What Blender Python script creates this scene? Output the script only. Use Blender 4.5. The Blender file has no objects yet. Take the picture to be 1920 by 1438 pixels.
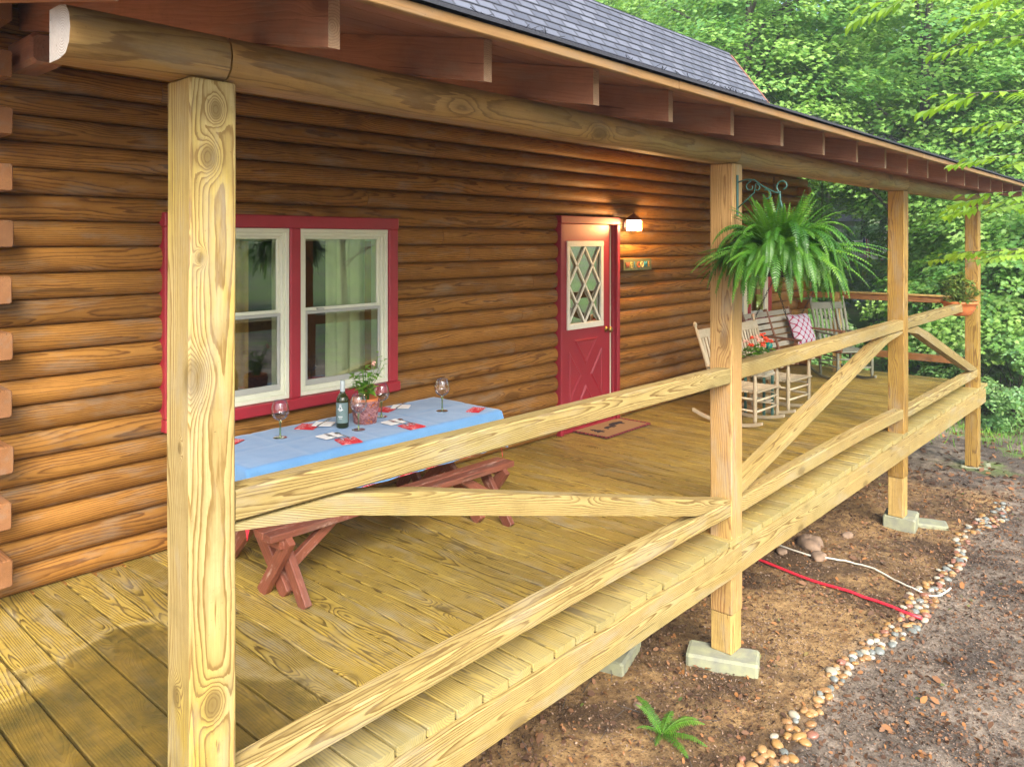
import bpy, math, random
import numpy as np
from mathutils import Vector, Matrix, noise
from math import sin, cos, pi, radians, sqrt, exp
random.seed(7); RNG = np.random.default_rng(11)
scene = bpy.context.scene
COL = scene.collection
# ------------------------------------------------------------------ camera
cam = bpy.data.cameras.new('camera'); camo = bpy.data.objects.new('camera', cam); COL.objects.link(camo)
camo.location = (0, 0, 1.8)
YAW = math.atan2(1322, 1467)
camo.rotation_euler = (radians(90), 0, YAW - radians(90))
cam.sensor_width = 36; cam.lens = 1467/1920*36; cam.shift_y = -267/1920
cam.clip_start = .05; cam.clip_end = 600
scene.camera = camo
FX, FY = cos(YAW), sin(YAW); RX, RY = FY, -FX
def kt(k, t): return (t*(FX+k*RX), t*(FY+k*RY))      # used for rough bearings of far things
# ------------------------------------------------------------------ sky, sun, exposure
SUN_EL, SUN_AZ = 38, 236      # azimuth (math, degrees) the sun stands at
w = bpy.data.worlds.new("World"); scene.world = w; w.use_nodes = True
wt = w.node_tree; bg = wt.nodes['Background']; sky = wt.nodes.new('ShaderNodeTexSky')
sky.sky_type = 'NISHITA'; sky.sun_disc = False
sky.sun_elevation = radians(SUN_EL); sky.sun_rotation = radians(90-SUN_AZ)
sky.air_density = 1.0; sky.dust_density = 3.0; sky.ozone_density = .6
wt.links.new(sky.outputs[0], bg.inputs[0]); bg.inputs[1].default_value = .15
sl = bpy.data.lights.new('sun', 'SUN'); sl.energy = 1.75; sl.angle = radians(38); sl.color = (1, .95, .88)
so = bpy.data.objects.new('sun', sl); COL.objects.link(so)
sd = Vector((cos(radians(SUN_AZ))*cos(radians(SUN_EL)), sin(radians(SUN_AZ))*cos(radians(SUN_EL)), sin(radians(SUN_EL))))
so.rotation_euler = sd.to_track_quat('Z', 'Y').to_euler(); so.location = (0, -5, 12)
scene.view_settings.view_transform = 'Standard'; scene.view_settings.look = 'None'
scene.view_settings.exposure = 1.84; scene.view_settings.gamma = 1
scene.cycles.max_bounces = 8; scene.cycles.diffuse_bounces = 5; scene.cycles.transparent_max_bounces = 12
# ------------------------------------------------------------------ mesh builder
def rnd(a, b): return random.uniform(a, b)
class MB:
    def __init__(s): s.v=[]; s.f=[]; s.wc=[]; s.t=[]; s.m=[]; s.sm=[]
    def add(s, vs, fs, wc=None, tint=None, mat=0, smooth=False):
        b = len(s.v); tint = random.random() if tint is None else tint
        s.v += [tuple(p) for p in vs]; s.wc += [tuple(p) for p in (wc if wc else vs)]; s.t += [tint]*len(vs)
        for f in fs: s.f.append(tuple(b+i for i in f)); s.m.append(mat); s.sm.append(smooth)
        return s
    def box(s, x0, x1, y0, y1, z0, z1, bev=.003, along=None, **k):
        L = [x1-x0, y1-y0, z1-z0]; ax = along if along is not None else L.index(max(L))
        c = [(x0+x1)/2, (y0+y1)/2, (z0+z1)/2]
        a = list(c); b = list(c); a[ax] -= L[ax]/2; b[ax] += L[ax]/2
        up = (0,0,1) if ax != 2 else (0,1,0)
        if ax == 0: w_, h_ = L[1], L[2]
        elif ax == 1: w_, h_ = L[0], L[2]
        else: w_, h_ = L[0], L[1]
        return s.timber(a, b, w_, h_, up=up, bev=bev, **k)
    def timber(s, p0, p1, w, h, up=(0,0,1), n=1, bev=.004, jit=0, off=None, mat=0, tint=None, taper=1, smooth=False, cut=None):
        p0 = Vector(p0); p1 = Vector(p1); d = p1-p0; L = d.length; d.normalize(); up = Vector(up)
        v = (up - d*up.dot(d)).normalized(); u = v.cross(d)
        bev = min(bev, w*.3, h*.3)
        A, B = w/2, h/2
        cs = [(A-bev,-B),(A,-B+bev),(A,B-bev),(A-bev,B),(-A+bev,B),(-A,B-bev),(-A,-B+bev),(-A+bev,-B)]
        if off is None: off = (rnd(0,60), rnd(-.05,.05), rnd(-.09,.02))
        vs=[]; wc=[]; seed = rnd(0,100)
        ends = [0, min(bev, L*.2)] + [L*i/n for i in range(1, n)] + [L-min(bev, L*.2), L]
        for i, q in enumerate(ends):
            sc = 1 - (bev/max(A,B)*.6 if i in (0, len(ends)-1) else 0); sc *= 1+(taper-1)*q/L
            jx = jit*noise.noise((q*1.3+seed,0,0)); jy = jit*noise.noise((q*1.3+seed,9,0))
            for (a,b) in cs:
                aa, bb = a*sc+jx, b*sc+jy
                qq = q
                if cut: qq = q + cut*bb*(1 if i > len(ends)//2 else 1)
                vs.append(p0+d*qq+u*aa+v*bb); wc.append((q+off[0], a+off[1], b+off[2]))
        fs=[]; N=len(ends)
        for i in range(N-1):
            for j in range(8):
                k=(j+1)%8; fs.append((i*8+j, i*8+k, (i+1)*8+k, (i+1)*8+j))
        fs.append(tuple(reversed(range(8)))); fs.append(tuple((N-1)*8+j for j in range(8)))
        fs = [tuple(reversed(f)) for f in fs]
        return s.add(vs, fs, wc, tint, mat, smooth)
    def tube(s, pts, r, n=8, mat=0, tint=None, caps=True, smooth=True):
        pts=[Vector(p) for p in pts]; rs = r if isinstance(r,(list,tuple)) else [r]*len(pts)
        vs=[]; wc=[]; prev=None; acc=0; o=rnd(0,50)
        for i,p in enumerate(pts):
            d = (pts[min(i+1,len(pts)-1)]-pts[max(i-1,0)]).normalized()
            if prev is None: u = d.orthogonal().normalized()
            else: u = (prev-d*prev.dot(d)).normalized()
            prev=u; v=d.cross(u)
            if i: acc += (p-pts[i-1]).length
            for j in range(n):
                a=2*pi*j/n; vs.append(p+(u*cos(a)+v*sin(a))*rs[i]); wc.append((acc+o, cos(a)*rs[i]+.01, sin(a)*rs[i]+.01))
        fs=[]
        for i in range(len(pts)-1):
            for j in range(n):
                k=(j+1)%n; fs.append((i*n+j,i*n+k,(i+1)*n+k,(i+1)*n+j))
        s.add(vs,fs,wc,tint,mat,smooth)
        if caps:
            b=len(s.v)-len(vs); m=len(pts)-1
            s.f.append(tuple(b+j for j in reversed(range(n)))); s.m.append(mat); s.sm.append(False)
            s.f.append(tuple(b+m*n+j for j in range(n))); s.m.append(mat); s.sm.append(False)
        return s
    def lathe(s, prof, n=24, c=(0,0,0), mat=0, tint=None, smooth=True):
        vs=[]; 
        for r,z in prof:
            for j in range(n):
                a=2*pi*j/n; vs.append((c[0]+r*cos(a), c[1]+r*sin(a), c[2]+z))
        fs=[]
        for i in range(len(prof)-1):
            for j in range(n):
                k=(j+1)%n; fs.append((i*n+j,i*n+k,(i+1)*n+k,(i+1)*n+j))
        return s.add(vs,fs,None,tint,mat,smooth)
    def ball(s, c, r, n=12, sq=(1,1,1), mat=0, tint=None):
        pr=[(max(1e-4,r*sin(pi*i/(n//2+2))), -r*cos(pi*i/(n//2+2))) for i in range(n//2+3)]
        b=len(s.v); s.lathe(pr,n,(0,0,0),mat,tint)
        for i in range(b,len(s.v)):
            x,y,z=s.v[i]; s.v[i]=(c[0]+x*sq[0], c[1]+y*sq[1], c[2]+z*sq[2])
        return s
    def mesh(s, name, off=(0,0,0)):
        me=bpy.data.meshes.new(name)
        me.from_pydata([(p[0]-off[0],p[1]-off[1],p[2]-off[2]) for p in s.v],[],s.f)
        me.attributes.new('wc','FLOAT_VECTOR','POINT').data.foreach_set('vector', np.array(s.wc,dtype=np.float32).ravel())
        me.attributes.new('tint','FLOAT','POINT').data.foreach_set('value', np.array(s.t,dtype=np.float32))
        me.polygons.foreach_set('material_index', np.array(s.m,dtype=np.int32))
        me.polygons.foreach_set('use_smooth', np.array(s.sm,dtype=bool))
        me.update(); return me
    def build(s, name, mat, parent=None, world=True):
        off = tuple(parent.matrix_world.translation) if (parent and world) else (0,0,0)
        if parent and world:
            off = parent.location
            if parent.parent: off = parent.location + parent.parent.location
        me=s.mesh(name, off)
        for m in (mat if isinstance(mat,(list,tuple)) else [mat]): me.materials.append(m)
        o=bpy.data.objects.new(name, me); COL.objects.link(o); o.parent=parent
        return o
def tag(o, label=None, cat=None, group=None, kind=None):
    if label: o['label']=label
    if cat: o['category']=cat
    if group: o['group']=group
    if kind: o['kind']=kind
    return o
def thing(name, label, cat, loc=(0,0,0), rz=0, group=None):
    o=bpy.data.objects.new(name,None); COL.objects.link(o); o.location=loc; o.rotation_euler=(0,0,rz)
    return tag(o,label,cat,group)
def dup(o, parent=None):
    c=o.copy(); COL.objects.link(c); c.parent=parent
    for ch in [x for x in bpy.data.objects if x.parent==o]: dup(ch,c)
    return c
def at_origin(mb, name, mat, loc, rz=0, **k):     # a one-mesh thing whose origin is its base
    o=mb.build(name,mat,None); o.location=loc; o.rotation_euler=(0,0,rz); return tag(o,**k)
# ------------------------------------------------------------------ materials
class NT:
    def __init__(s,name):
        s.m=bpy.data.materials.new(name); s.m.use_nodes=True; s.t=s.m.node_tree; s.b=s.t.nodes['Principled BSDF']
        s.out=s.t.nodes['Material Output']
    def n(s,typ,**k):
        x=s.t.nodes.new('ShaderNode'+typ)
        for a,b in k.items(): setattr(x,a,b)
        return x
    def l(s,a,b): s.t.links.new(a,b)
    def put(s,inp,v):
        if v is None: return
        if hasattr(v,'is_linked') or hasattr(v,'links'): s.l(v,inp)
        else: inp.default_value = v
    def math(s,op,a,b=None,c=None,clamp=False):
        x=s.n('Math',operation=op,use_clamp=clamp); s.put(x.inputs[0],a); s.put(x.inputs[1],b)
        if c is not None: s.put(x.inputs[2],c)
        return x.outputs[0]
    def vmul(s,v,k):
        x=s.n('VectorMath',operation='MULTIPLY'); s.l(v,x.inputs[0]); x.inputs[1].default_value=k; return x.outputs[0]
    def noise(s,v,scale,detail=3,rough=.5):
        x=s.n('TexNoise'); s.l(v,x.inputs['Vector']); x.inputs['Scale'].default_value=scale
        x.inputs['Detail'].default_value=detail; x.inputs['Roughness'].default_value=rough; return x.outputs['Fac']
    def ramp(s,f,stops,interp='LINEAR'):
        x=s.n('ValToRGB'); x.color_ramp.interpolation=interp; e=x.color_ramp.elements
        while len(e)<len(stops): e.new(.5)
        for i,(p,c) in enumerate(stops):
            e[i].position=p; e[i].color=(c if isinstance(c,tuple) else (c,c,c))[:3]+(1,)
        s.put(x.inputs[0],f); return x.outputs[0]
    def mix(s,f,a,b,mode='MIX'):
        x=s.n('Mix',data_type='RGBA',blend_type=mode); s.put(x.inputs[0],f)
        for i,v in ((6,a),(7,b)):
            if isinstance(v,tuple): x.inputs[i].default_value=v[:3]+(1,)
            else: s.l(v,x.inputs[i])
        return x.outputs[2]
    def attr(s,name,out='Vector'):
        x=s.n('Attribute',attribute_name=name); return x.outputs[out]
    def bump(s,h,str_=.3,dist=.01):
        x=s.n('Bump'); x.inputs['Strength'].default_value=str_; x.inputs['Distance'].default_value=dist
        s.l(h,x.inputs['Height']); s.l(x.outputs[0],s.b.inputs['Normal'])
    def set(s,**k):
        for a,b in k.items(): s.put(s.b.inputs[a.replace('_',' ')], (b+(1,)) if isinstance(b,tuple) and len(b)==3 else b)
        return s
def wood(name, light, mid, line, alt=None, freq=95, knots=1., rough=.55, wear=None, contrast=1., bumpd=.0015, alt_amt=.5, spec=.4, knot_scale=4.2, extra=None, grime=.4, wander=.17, klist=None):
    N=NT(name); wc=N.attr('wc'); tint=N.attr('tint','Fac')
    sep=N.n('SeparateXYZ'); N.l(wc,sep.inputs[0])
    lv=N.vmul(wc,(.5,1.6,1.6)); w1=N.noise(lv,1.0,2); lv2=N.vmul(wc,(.62,1.6,1.6)); 
    ad=N.n('VectorMath',operation='ADD'); N.l(lv2,ad.inputs[0]); ad.inputs[1].default_value=(31,7,3); w2=N.noise(ad.outputs[0],1.,2)
    y=N.math('ADD',sep.outputs[1],N.math('MULTIPLY_ADD',w1,wander,-wander/2)); z=N.math('ADD',sep.outputs[2],N.math('MULTIPLY_ADD',w2,wander,-wander/2))
    r=N.math('SQRT',N.math('ADD',N.math('MULTIPLY',y,y),N.math('MULTIPLY',z,z)))
    vor=N.n('TexVoronoi'); N.l(N.vmul(wc,(.42,1,1)),vor.inputs['Vector']); vor.inputs['Scale'].default_value=knot_scale
    d=vor.outputs['Distance']
    if klist:
        d=None; wk=N.vmul(wc,(.62,1,1))
        for (kx,ky,kz,ks) in klist:
            vd=N.n('VectorMath',operation='DISTANCE'); N.l(wk,vd.inputs[0]); vd.inputs[1].default_value=(kx*.62,ky,kz); q=N.math('MULTIPLY',vd.outputs['Value'],ks)
            d=q if d is None else N.math('MINIMUM',d,q)
    kb=N.math('EXPONENT',N.math('MULTIPLY',N.math('MULTIPLY',d,d),-38.))
    fine=N.noise(N.vmul(wc,(7,60,60)),1.,3,.6)
    F=N.math('MULTIPLY_ADD',r,freq,N.math('MULTIPLY',kb,4.2*knots)); F=N.math('ADD',F,N.math('MULTIPLY',fine,.9)); F=N.math('ADD',F,N.math('MULTIPLY',N.noise(N.vmul(wc,(2.2,16,16)),1.,2),1.6))
    fr=N.math('FRACT',F)
    late=N.ramp(fr,[(0,.0),(.3,.05),(.62,.35),(.82,1.),(.92,.9),(1,.0)])
    broad=N.noise(N.vmul(wc,(1.2,9,9)),1.,3)
    fib=N.noise(N.vmul(wc,(5,170,170)),1.,2)
    c=N.mix(N.math('MULTIPLY',N.math('SUBTRACT',broad,.3),1.9,clamp=True),light,mid)
    if alt: 
        an=N.noise(N.vmul(wc,(.8,4,4)),1.3,3); c=N.mix(N.math('MULTIPLY',N.ramp(an,[(.48,0.),(.7,1.)]),alt_amt),c,alt)
    patch=N.noise(N.vmul(wc,(2.3,14,14)),1.,2)
    amt=N.math('MULTIPLY',late,N.math('MULTIPLY_ADD',patch,1.15*contrast,.28*contrast),clamp=True)
    c=N.mix(amt,c,line)
    if knots>0:
        kc=N.ramp(d,[(.06,1.),(.10,.85),(.125,.3),(.18,0.)]); c=N.mix(N.math('MULTIPLY',kc,.75*min(1,knots)),c,tuple(v*.55 for v in line))
    # long drying cracks
    ck=N.noise(N.vmul(wc,(1.6,48,48)),1.,2,.4); cks=N.ramp(ck,[(.26,1.),(.285,0.)]); c=N.mix(N.math('MULTIPLY',cks,.7),c,tuple(v*.3 for v in line))
    c=N.mix(N.math('MULTIPLY_ADD',fib,.9,-.2,clamp=True),c,tuple(v*.62 for v in mid),'MIX')
    tr=N.ramp(tint,[(0,.74),(.5,1.),(1,1.16)]); c=N.mix(1.,c,tr,'MULTIPLY')
    if grime:
        gn=N.noise(wc,6.,6,.7); c=N.mix(N.ramp(gn,[(.50,0.),(.72,grime)]),c,tuple(v*.42 for v in mid)); g2=N.noise(N.vmul(wc,(1.2,5,5)),2.,5,.65); lum=sum(light)/3; c=N.mix(N.ramp(g2,[(.52,0.),(.70,grime*.9)]),c,(lum*1.05,lum*1.0,lum*.82))
        sp_=N.noise(wc,120,2,.5); c=N.mix(N.ramp(sp_,[(.70,0.),(.76,.5)]),c,tuple(v*.3 for v in mid))
    if wear:
        wn=N.noise(N.vmul(wc,(9,25,25)),1.,4,.7); c=N.mix(N.ramp(wn,[(.58,0.),(.72,.75)]),c,wear)
    if extra: c=extra(N,c)
    N.set(Base_Color=c, Roughness=N.math('MULTIPLY_ADD',broad,.25,rough-.12)); N.b.inputs['Specular IOR Level'].default_value=spec
    h=N.math('SUBTRACT',N.math('MULTIPLY',fib,.5),N.math('ADD',N.math('MULTIPLY',late,.5),cks)); N.bump(h,.6,bumpd)
    return N.m
def plain(name,c,rough=.5,metal=0,var=.12,vs=18,spec=.5,bump=0,trans=0,tintvar=0,c2=None,sheen=0):
    N=NT(name); tc=N.n('TexCoord').outputs['Object']; nz=N.noise(tc,vs,4,.6)
    col=N.mix(N.ramp(nz,[(.3,0.),(.7,1.)]),tuple(v*(1-var) for v in c),c2 if c2 else tuple(min(1,v*(1+var)) for v in c))
    if tintvar: col=N.mix(1.,col,N.ramp(N.attr('tint','Fac'),[(0,1-tintvar),(1,1+tintvar)]),'MULTIPLY')
    N.set(Base_Color=col,Roughness=N.math('MULTIPLY_ADD',nz,.2,rough-.1),Metallic=metal); N.b.inputs['Specular IOR Level'].default_value=spec
    if sheen: N.b.inputs['Sheen Weight'].default_value=sheen
    if trans: N.b.inputs['Transmission Weight'].default_value=trans
    if bump: N.bump(nz,.5,bump)
    return N.m
def deck_extra(N,c):
    g=N.n('NewGeometry').outputs['Position']; sp=N.n('SeparateXYZ'); N.l(g,sp.inputs[0])
    wob=N.noise(g,1.7,4,.6)
    # rain-wet, algae-darkened boards near the open left end
    a=N.math('SUBTRACT',N.math('MULTIPLY_ADD',wob,.9,1.35),sp.outputs[0]); b=N.math('SUBTRACT',N.math('MULTIPLY_ADD',wob,1.3,3.15),sp.outputs[1])
    m=N.math('MULTIPLY',N.math('MULTIPLY',a,3.,clamp=True),N.math('MULTIPLY',b,3.,clamp=True),clamp=True)
    mn=N.noise(g,5.5,6,.68); m2=N.math('ADD',m,N.math('MULTIPLY_ADD',mn,.9,-.45))
    c=N.mix(N.ramp(m2,[(.0,0.),(.22,.28),(.45,.0)]),c,(.43,.36,.19))
    wet=N.ramp(m2,[(.22,0.),(.55,.66),(.95,.90)]); c=N.mix(wet,c,N.mix(N.ramp(mn,[(.35,0.),(.65,1.)]),(.16,.10,.014),(.050,.042,.010)))
    sc=N.noise(g,9,5,.7); c=N.mix(N.ramp(sc,[(.58,0.),(.70,.6)]),c,(.10,.075,.03))
    # outer ends bleached paler and greener
    e=N.math('MULTIPLY',N.math('SUBTRACT',2.62,N.math('MULTIPLY_ADD',wob,.35,sp.outputs[1])),3.5,clamp=True); c=N.mix(N.math('MULTIPLY',e,.45),c,(.38,.35,.17))
    return c
M={}
M['pine']=wood('treated_pine',(.45,.345,.14),(.37,.265,.075),(.145,.083,.022),alt=(.37,.36,.16),freq=135,contrast=1.25,wander=.15,rough=.62)
M['pine_post']=wood('treated_pine_post',(.45,.36,.165),(.37,.27,.085),(.19,.108,.026),alt=(.46,.33,.03),alt_amt=.8,freq=170,rough=.62,knots=1.5,contrast=1.45,wander=.085,klist=[(10+.42+2.18,-.013,-.1465,6.5),(10+.42+2.04,-.035,-.1465,5.2),(10+.42+1.407,-.075,-.1465,3.6),(10+.42+.451,-.022,-.1465,4.6),(10+.42+1.75,-.06,-.1465,12),(10+.42+.47,-.0915,-.06,5.5),(10+.42+1.2,-.0915,-.09,11)])
M['pine_base']=wood('weathered_pine',(.60,.42,.14),(.46,.30,.09),(.20,.11,.03),alt=(.34,.32,.08),freq=100,rough=.7)
M['pine_orange']=wood('orange_pine',(.58,.37,.15),(.48,.28,.09),(.22,.10,.03),alt=(.50,.38,.10),freq=100,rough=.62,knots=.9)
M['pine_gold']=wood('golden_pine',(.46,.29,.07),(.36,.205,.035),(.15,.07,.012),alt=(.42,.31,.05),freq=95,rough=.62)
M['pine_brown']=wood('brown_pine',(.42,.20,.06),(.30,.13,.04),(.13,.05,.015),freq=90,rough=.6)
M['deck']=wood('deck_boards',(.51,.375,.085),(.39,.265,.045),(.09,.055,.012),alt=(.44,.29,.03),freq=95,knots=1.2,knot_scale=4.6,rough=.5,contrast=1.6,wander=.21,extra=deck_extra,spec=.45)
M['log']=wood('stained_logs',(.45,.222,.05),(.335,.15,.027),(.13,.048,.010),alt=(.27,.11,.018),freq=80,rough=.58,contrast=1.15,knots=.8,knot_scale=2.6,spec=.22,bumpd=.002)
M['log_end']=wood('log_ends',(.36,.17,.065),(.28,.12,.04),(.10,.035,.012),freq=190,rough=.6,knots=0)
M['beam']=wood('beam_log',(.44,.27,.09),(.33,.19,.06),(.15,.08,.025),alt=(.24,.215,.095),alt_amt=.9,freq=70,rough=.55,contrast=.9)
M['beam_end']=wood('beam_end_paint',(.52,.48,.42),(.42,.38,.33),(.20,.15,.11),freq=150,rough=.7,knots=0)
M['rafter']=wood('rafter_stain',(.44,.215,.135),(.36,.165,.10),(.24,.10,.06),freq=60,rough=.6,contrast=.35)
M['rafter_end']=wood('rafter_end_wood',(.50,.33,.20),(.42,.26,.15),(.28,.15,.08),freq=140,rough=.7,knots=0)
M['sheath']=wood('roof_boards',(.34,.155,.105),(.28,.12,.08),(.15,.065,.042),freq=50,rough=.6,contrast=.5)
M['trim']=wood('eave_trim',(.28,.165,.06),(.22,.12,.04),(.28,.14,.04),freq=90,rough=.6,contrast=.5,knots=.3)
M['bench']=wood('red_bench_paint',(.27,.088,.05),(.215,.068,.038),(.13,.036,.02),freq=70,rough=.5,contrast=.4,wear=(.46,.30,.23),knots=.2)
M['rocker']=wood('pale_chair_wood',(.62,.54,.38),(.54,.46,.30),(.38,.30,.17),freq=110,rough=.6,contrast=.5,knots=0)
M['rocker_dark']=wood('weathered_green_wood',(.30,.32,.24),(.24,.26,.20),(.12,.13,.09),freq=100,rough=.65,contrast=.6,knots=0)
M['swing']=wood('weathered_swing_wood',(.52,.50,.40),(.42,.40,.31),(.22,.18,.12),freq=100,rough=.65,contrast=.6,knots=.2)
M['swing_dark']=wood('brown_swing_frame',(.24,.11,.055),(.18,.08,.04),(.08,.035,.02),freq=100,rough=.6,knots=.2)
M['red']=plain('red_trim_paint',(.36,.024,.038),.42,var=.1,vs=7,bump=.0006)
M['door_red']=plain('door_red_paint',(.31,.02,.038),.4,var=.06,vs=3)
M['cream']=plain('cream_window_vinyl',(.72,.74,.58),.4,var=.04)
M['grey_vinyl']=plain('grey_screen_frame',(.42,.43,.38),.4,var=.05)
M['white_paint']=plain('white_lattice_paint',(.75,.80,.72),.45,var=.04)
M['brass']=plain('aged_brass',(.45,.30,.10),.35,metal=1,var=.2)
M['copper']=plain('copper_lamp_roof',(.16,.065,.045),.5,metal=.3,var=.25)
M['green_iron']=plain('green_iron',(.025,.10,.085),.5,var=.2)
M['iron']=plain('dark_chain',(.05,.04,.035),.5,metal=.7)
M['concrete']=plain('mossy_concrete',(.30,.31,.255),.9,var=.35,vs=9,bump=.008,c2=(.33,.35,.20))
M['terracotta']=plain('orange_terracotta',(.55,.17,.05),.6,var=.1,vs=10)
M['soil']=plain('potting_soil',(.03,.02,.014),.95,var=.4,vs=60,bump=.004)
M['steel']=plain('cutlery_steel',(.55,.55,.56),.22,metal=1,var=.1)
M['white_cloth']=plain('white_napkin_cloth',(.78,.78,.76),.85,var=.04,sheen=.2)
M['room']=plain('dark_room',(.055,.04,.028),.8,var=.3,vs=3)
M['curtain']=plain('pale_green_curtain',(.70,.72,.50),.9,var=.12,vs=6)
M['curtain_gold']=plain('gold_curtain',(.42,.22,.05),.9,var=.2,vs=6)
M['red_pipe']=plain('red_plastic_pipe',(.58,.025,.045),.35,var=.1,vs=8)
M['white_cable']=plain('dull_white_cable',(.62,.60,.50),.5,var=.1,vs=8)
M['rock']=plain('garden_rock',(.24,.165,.11),.9,var=.35,vs=8,bump=.01)
M['bottle']=plain('dark_green_bottle_glass',(.035,.045,.01),.06,var=.1,trans=.35)
M['bottle_label']=plain('slate_wine_label',(.13,.20,.20),.6,var=.05)
M['foil']=plain('pale_foil_cap',(.45,.52,.53),.4,metal=.2,var=.05)
M['label_white']=plain('label_print_white',(.75,.75,.75),.6)
M['teal']=plain('teal_glazed_globe',(.0,.16,.13),.08,var=.4,vs=30,spec=.8)
M['flower']=plain('orange_red_petals',(.75,.07,.02),.6,var=.25,vs=40)
M['pinkflower']=plain('pale_pink_petals',(.75,.42,.34),.6,var=.25,vs=40)
M['soot']=plain('mat_dark_print',(.035,.028,.03),.95,var=.2)
def leafmat(name,stops,trans=.3,rough=.38,spec=.5):
    N=NT(name); t=N.attr('tint','Fac'); tc=N.n('TexCoord').outputs['Object']
    nz=N.noise(tc,1.1,2); f=N.math('MULTIPLY_ADD',nz,.55,N.math('MULTIPLY',t,.62)); f=N.math('SUBTRACT',f,.08)
    c=N.ramp(f,stops); N.set(Base_Color=c,Roughness=rough); N.b.inputs['Specular IOR Level'].default_value=spec
    tr=N.n('BsdfTranslucent'); tcx=N.mix(1.,c,(1.25,1.3,.45),'MULTIPLY'); N.l(tcx,tr.inputs[0])
    mx=N.n('MixShader'); mx.inputs[0].default_value=trans; N.l(N.b.outputs[0],mx.inputs[1]); N.l(tr.outputs[0],mx.inputs[2]); N.l(mx.outputs[0],N.out.inputs[0])
    return N.m
M['maple']=leafmat('maple_leaves',[(0,(.04,.13,.045)),(.3,(.13,.31,.08)),(.6,(.30,.50,.12)),(1,(.55,.70,.25))],.40,.24,1.)
M['forest']=leafmat('forest_leaves',[(0,(.07,.20,.07)),(.35,(.17,.35,.12)),(.7,(.30,.48,.17)),(1,(.48,.62,.26))],.4,.28,1.)  # greens lightened so the colour itself carries some distance haze
M['lime']=leafmat('young_beech_leaves',[(0,(.16,.34,.03)),(.5,(.30,.50,.05)),(1,(.42,.60,.08))],.45,.4)
M['fernleaf']=leafmat('fern_leaflets',[(0,(.016,.07,.010)),(.45,(.055,.18,.018)),(.8,(.13,.30,.03)),(1,(.24,.42,.055))],.35,.38,.5)
M['potleaf']=leafmat('pot_plant_leaves',[(0,(.06,.20,.02)),(.5,(.13,.33,.03)),(1,(.30,.45,.06))],.3,.4)
M['oliveleaf']=leafmat('mottled_leaves',[(0,(.03,.07,.02)),(.5,(.12,.16,.04)),(.8,(.25,.22,.08)),(1,(.32,.10,.05))],.3,.45)
M['mottled2']=leafmat('planter_leaves',[(0,(.05,.11,.03)),(.5,(.16,.26,.05)),(.8,(.33,.36,.10)),(1,(.34,.14,.06))],.3,.45)
M['forest2']=leafmat('pale_forest_leaves',[(0,(.08,.20,.09)),(.35,(.20,.38,.17)),(.7,(.34,.52,.24)),(1,(.55,.70,.38))],.4,.26,1.)
M['litter']=leafmat('dead_leaves',[(0,(.025,.015,.010)),(.35,(.09,.048,.028)),(.6,(.19,.10,.055)),(.85,(.34,.15,.045)),(1,(.40,.27,.18))],.1,.7,.3)
M['chips']=leafmat('bark_chips',[(0,(.02,.014,.012)),(.4,(.09,.055,.035)),(.7,(.26,.17,.11)),(1,(.42,.34,.27))],.0,.8,.3)
def mk_bark():
    N=NT('bark'); tc=N.n('TexCoord').outputs['Object']; nz=N.noise(N.vmul(tc,(6,6,1.2)),3,5,.65)
    N.set(Base_Color=N.ramp(nz,[(.3,(.028,.024,.02)),(.55,(.10,.085,.07)),(.75,(.20,.19,.16))]),Roughness=.9); N.bump(nz,.8,.03); return N.m
M['bark']=mk_bark()
def mk_pebble():
    N=NT('river_pebble'); oi=N.n('ObjectInfo').outputs['Random']; tc=N.n('TexCoord').outputs['Object']
    c=N.ramp(oi,[(0,(.26,.13,.04)),(.18,(.36,.20,.07)),(.34,(.12,.145,.14)),(.46,(.36,.33,.25)),(.60,(.22,.08,.05)),(.73,(.33,.17,.04)),(.85,(.16,.19,.185)),(.95,(.42,.40,.34))],'CONSTANT')
    nz=N.noise(tc,30,4,.6); c=N.mix(N.math('MULTIPLY',nz,.22),c,(.45,.38,.28)); N.set(Base_Color=c,Roughness=.3); return N.m
M['pebble']=mk_pebble()
def mk_glass(name,lo,hi,tint=(1,1,1),blend=.35,rough=0.):
    N=NT(name); lw=N.n('LayerWeight'); lw.inputs[0].default_value=blend
    f=N.math('MULTIPLY_ADD',lw.outputs['Fresnel'],hi-lo,lo,clamp=True)
    tr=N.n('BsdfTransparent'); tr.inputs[0].default_value=tint+(1,); g=N.n('BsdfGlossy'); g.inputs['Roughness'].default_value=rough
    mx=N.n('MixShader'); N.l(f,mx.inputs[0]); N.l(tr.outputs[0],mx.inputs[1]); N.l(g.outputs[0],mx.inputs[2]); N.l(mx.outputs[0],N.out.inputs[0]); return N.m
M['pane']=mk_glass('window_glass',.10,.6,(.92,.97,.90))
M['wineglass']=mk_glass('clear_wine_glass',.04,.5,(1,1,1),.2)
M['tealglass']=mk_glass('teal_glass_foot',.10,.9,(.25,.55,.58),.45)
M['greenglass']=mk_glass('pale_green_stem',.10,.9,(.72,.88,.5),.45)
def mk_emit(name,c,s):
    N=NT(name); N.set(Base_Color=c,Emission_Color=c); N.b.inputs['Emission Strength'].default_value=s; return N.m
M['lampglow']=mk_emit('lamp_glass_glow',(1,.86,.6),9.)
M['shade']=mk_emit('lit_lampshade',(1,.30,.05),1.6)
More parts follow.
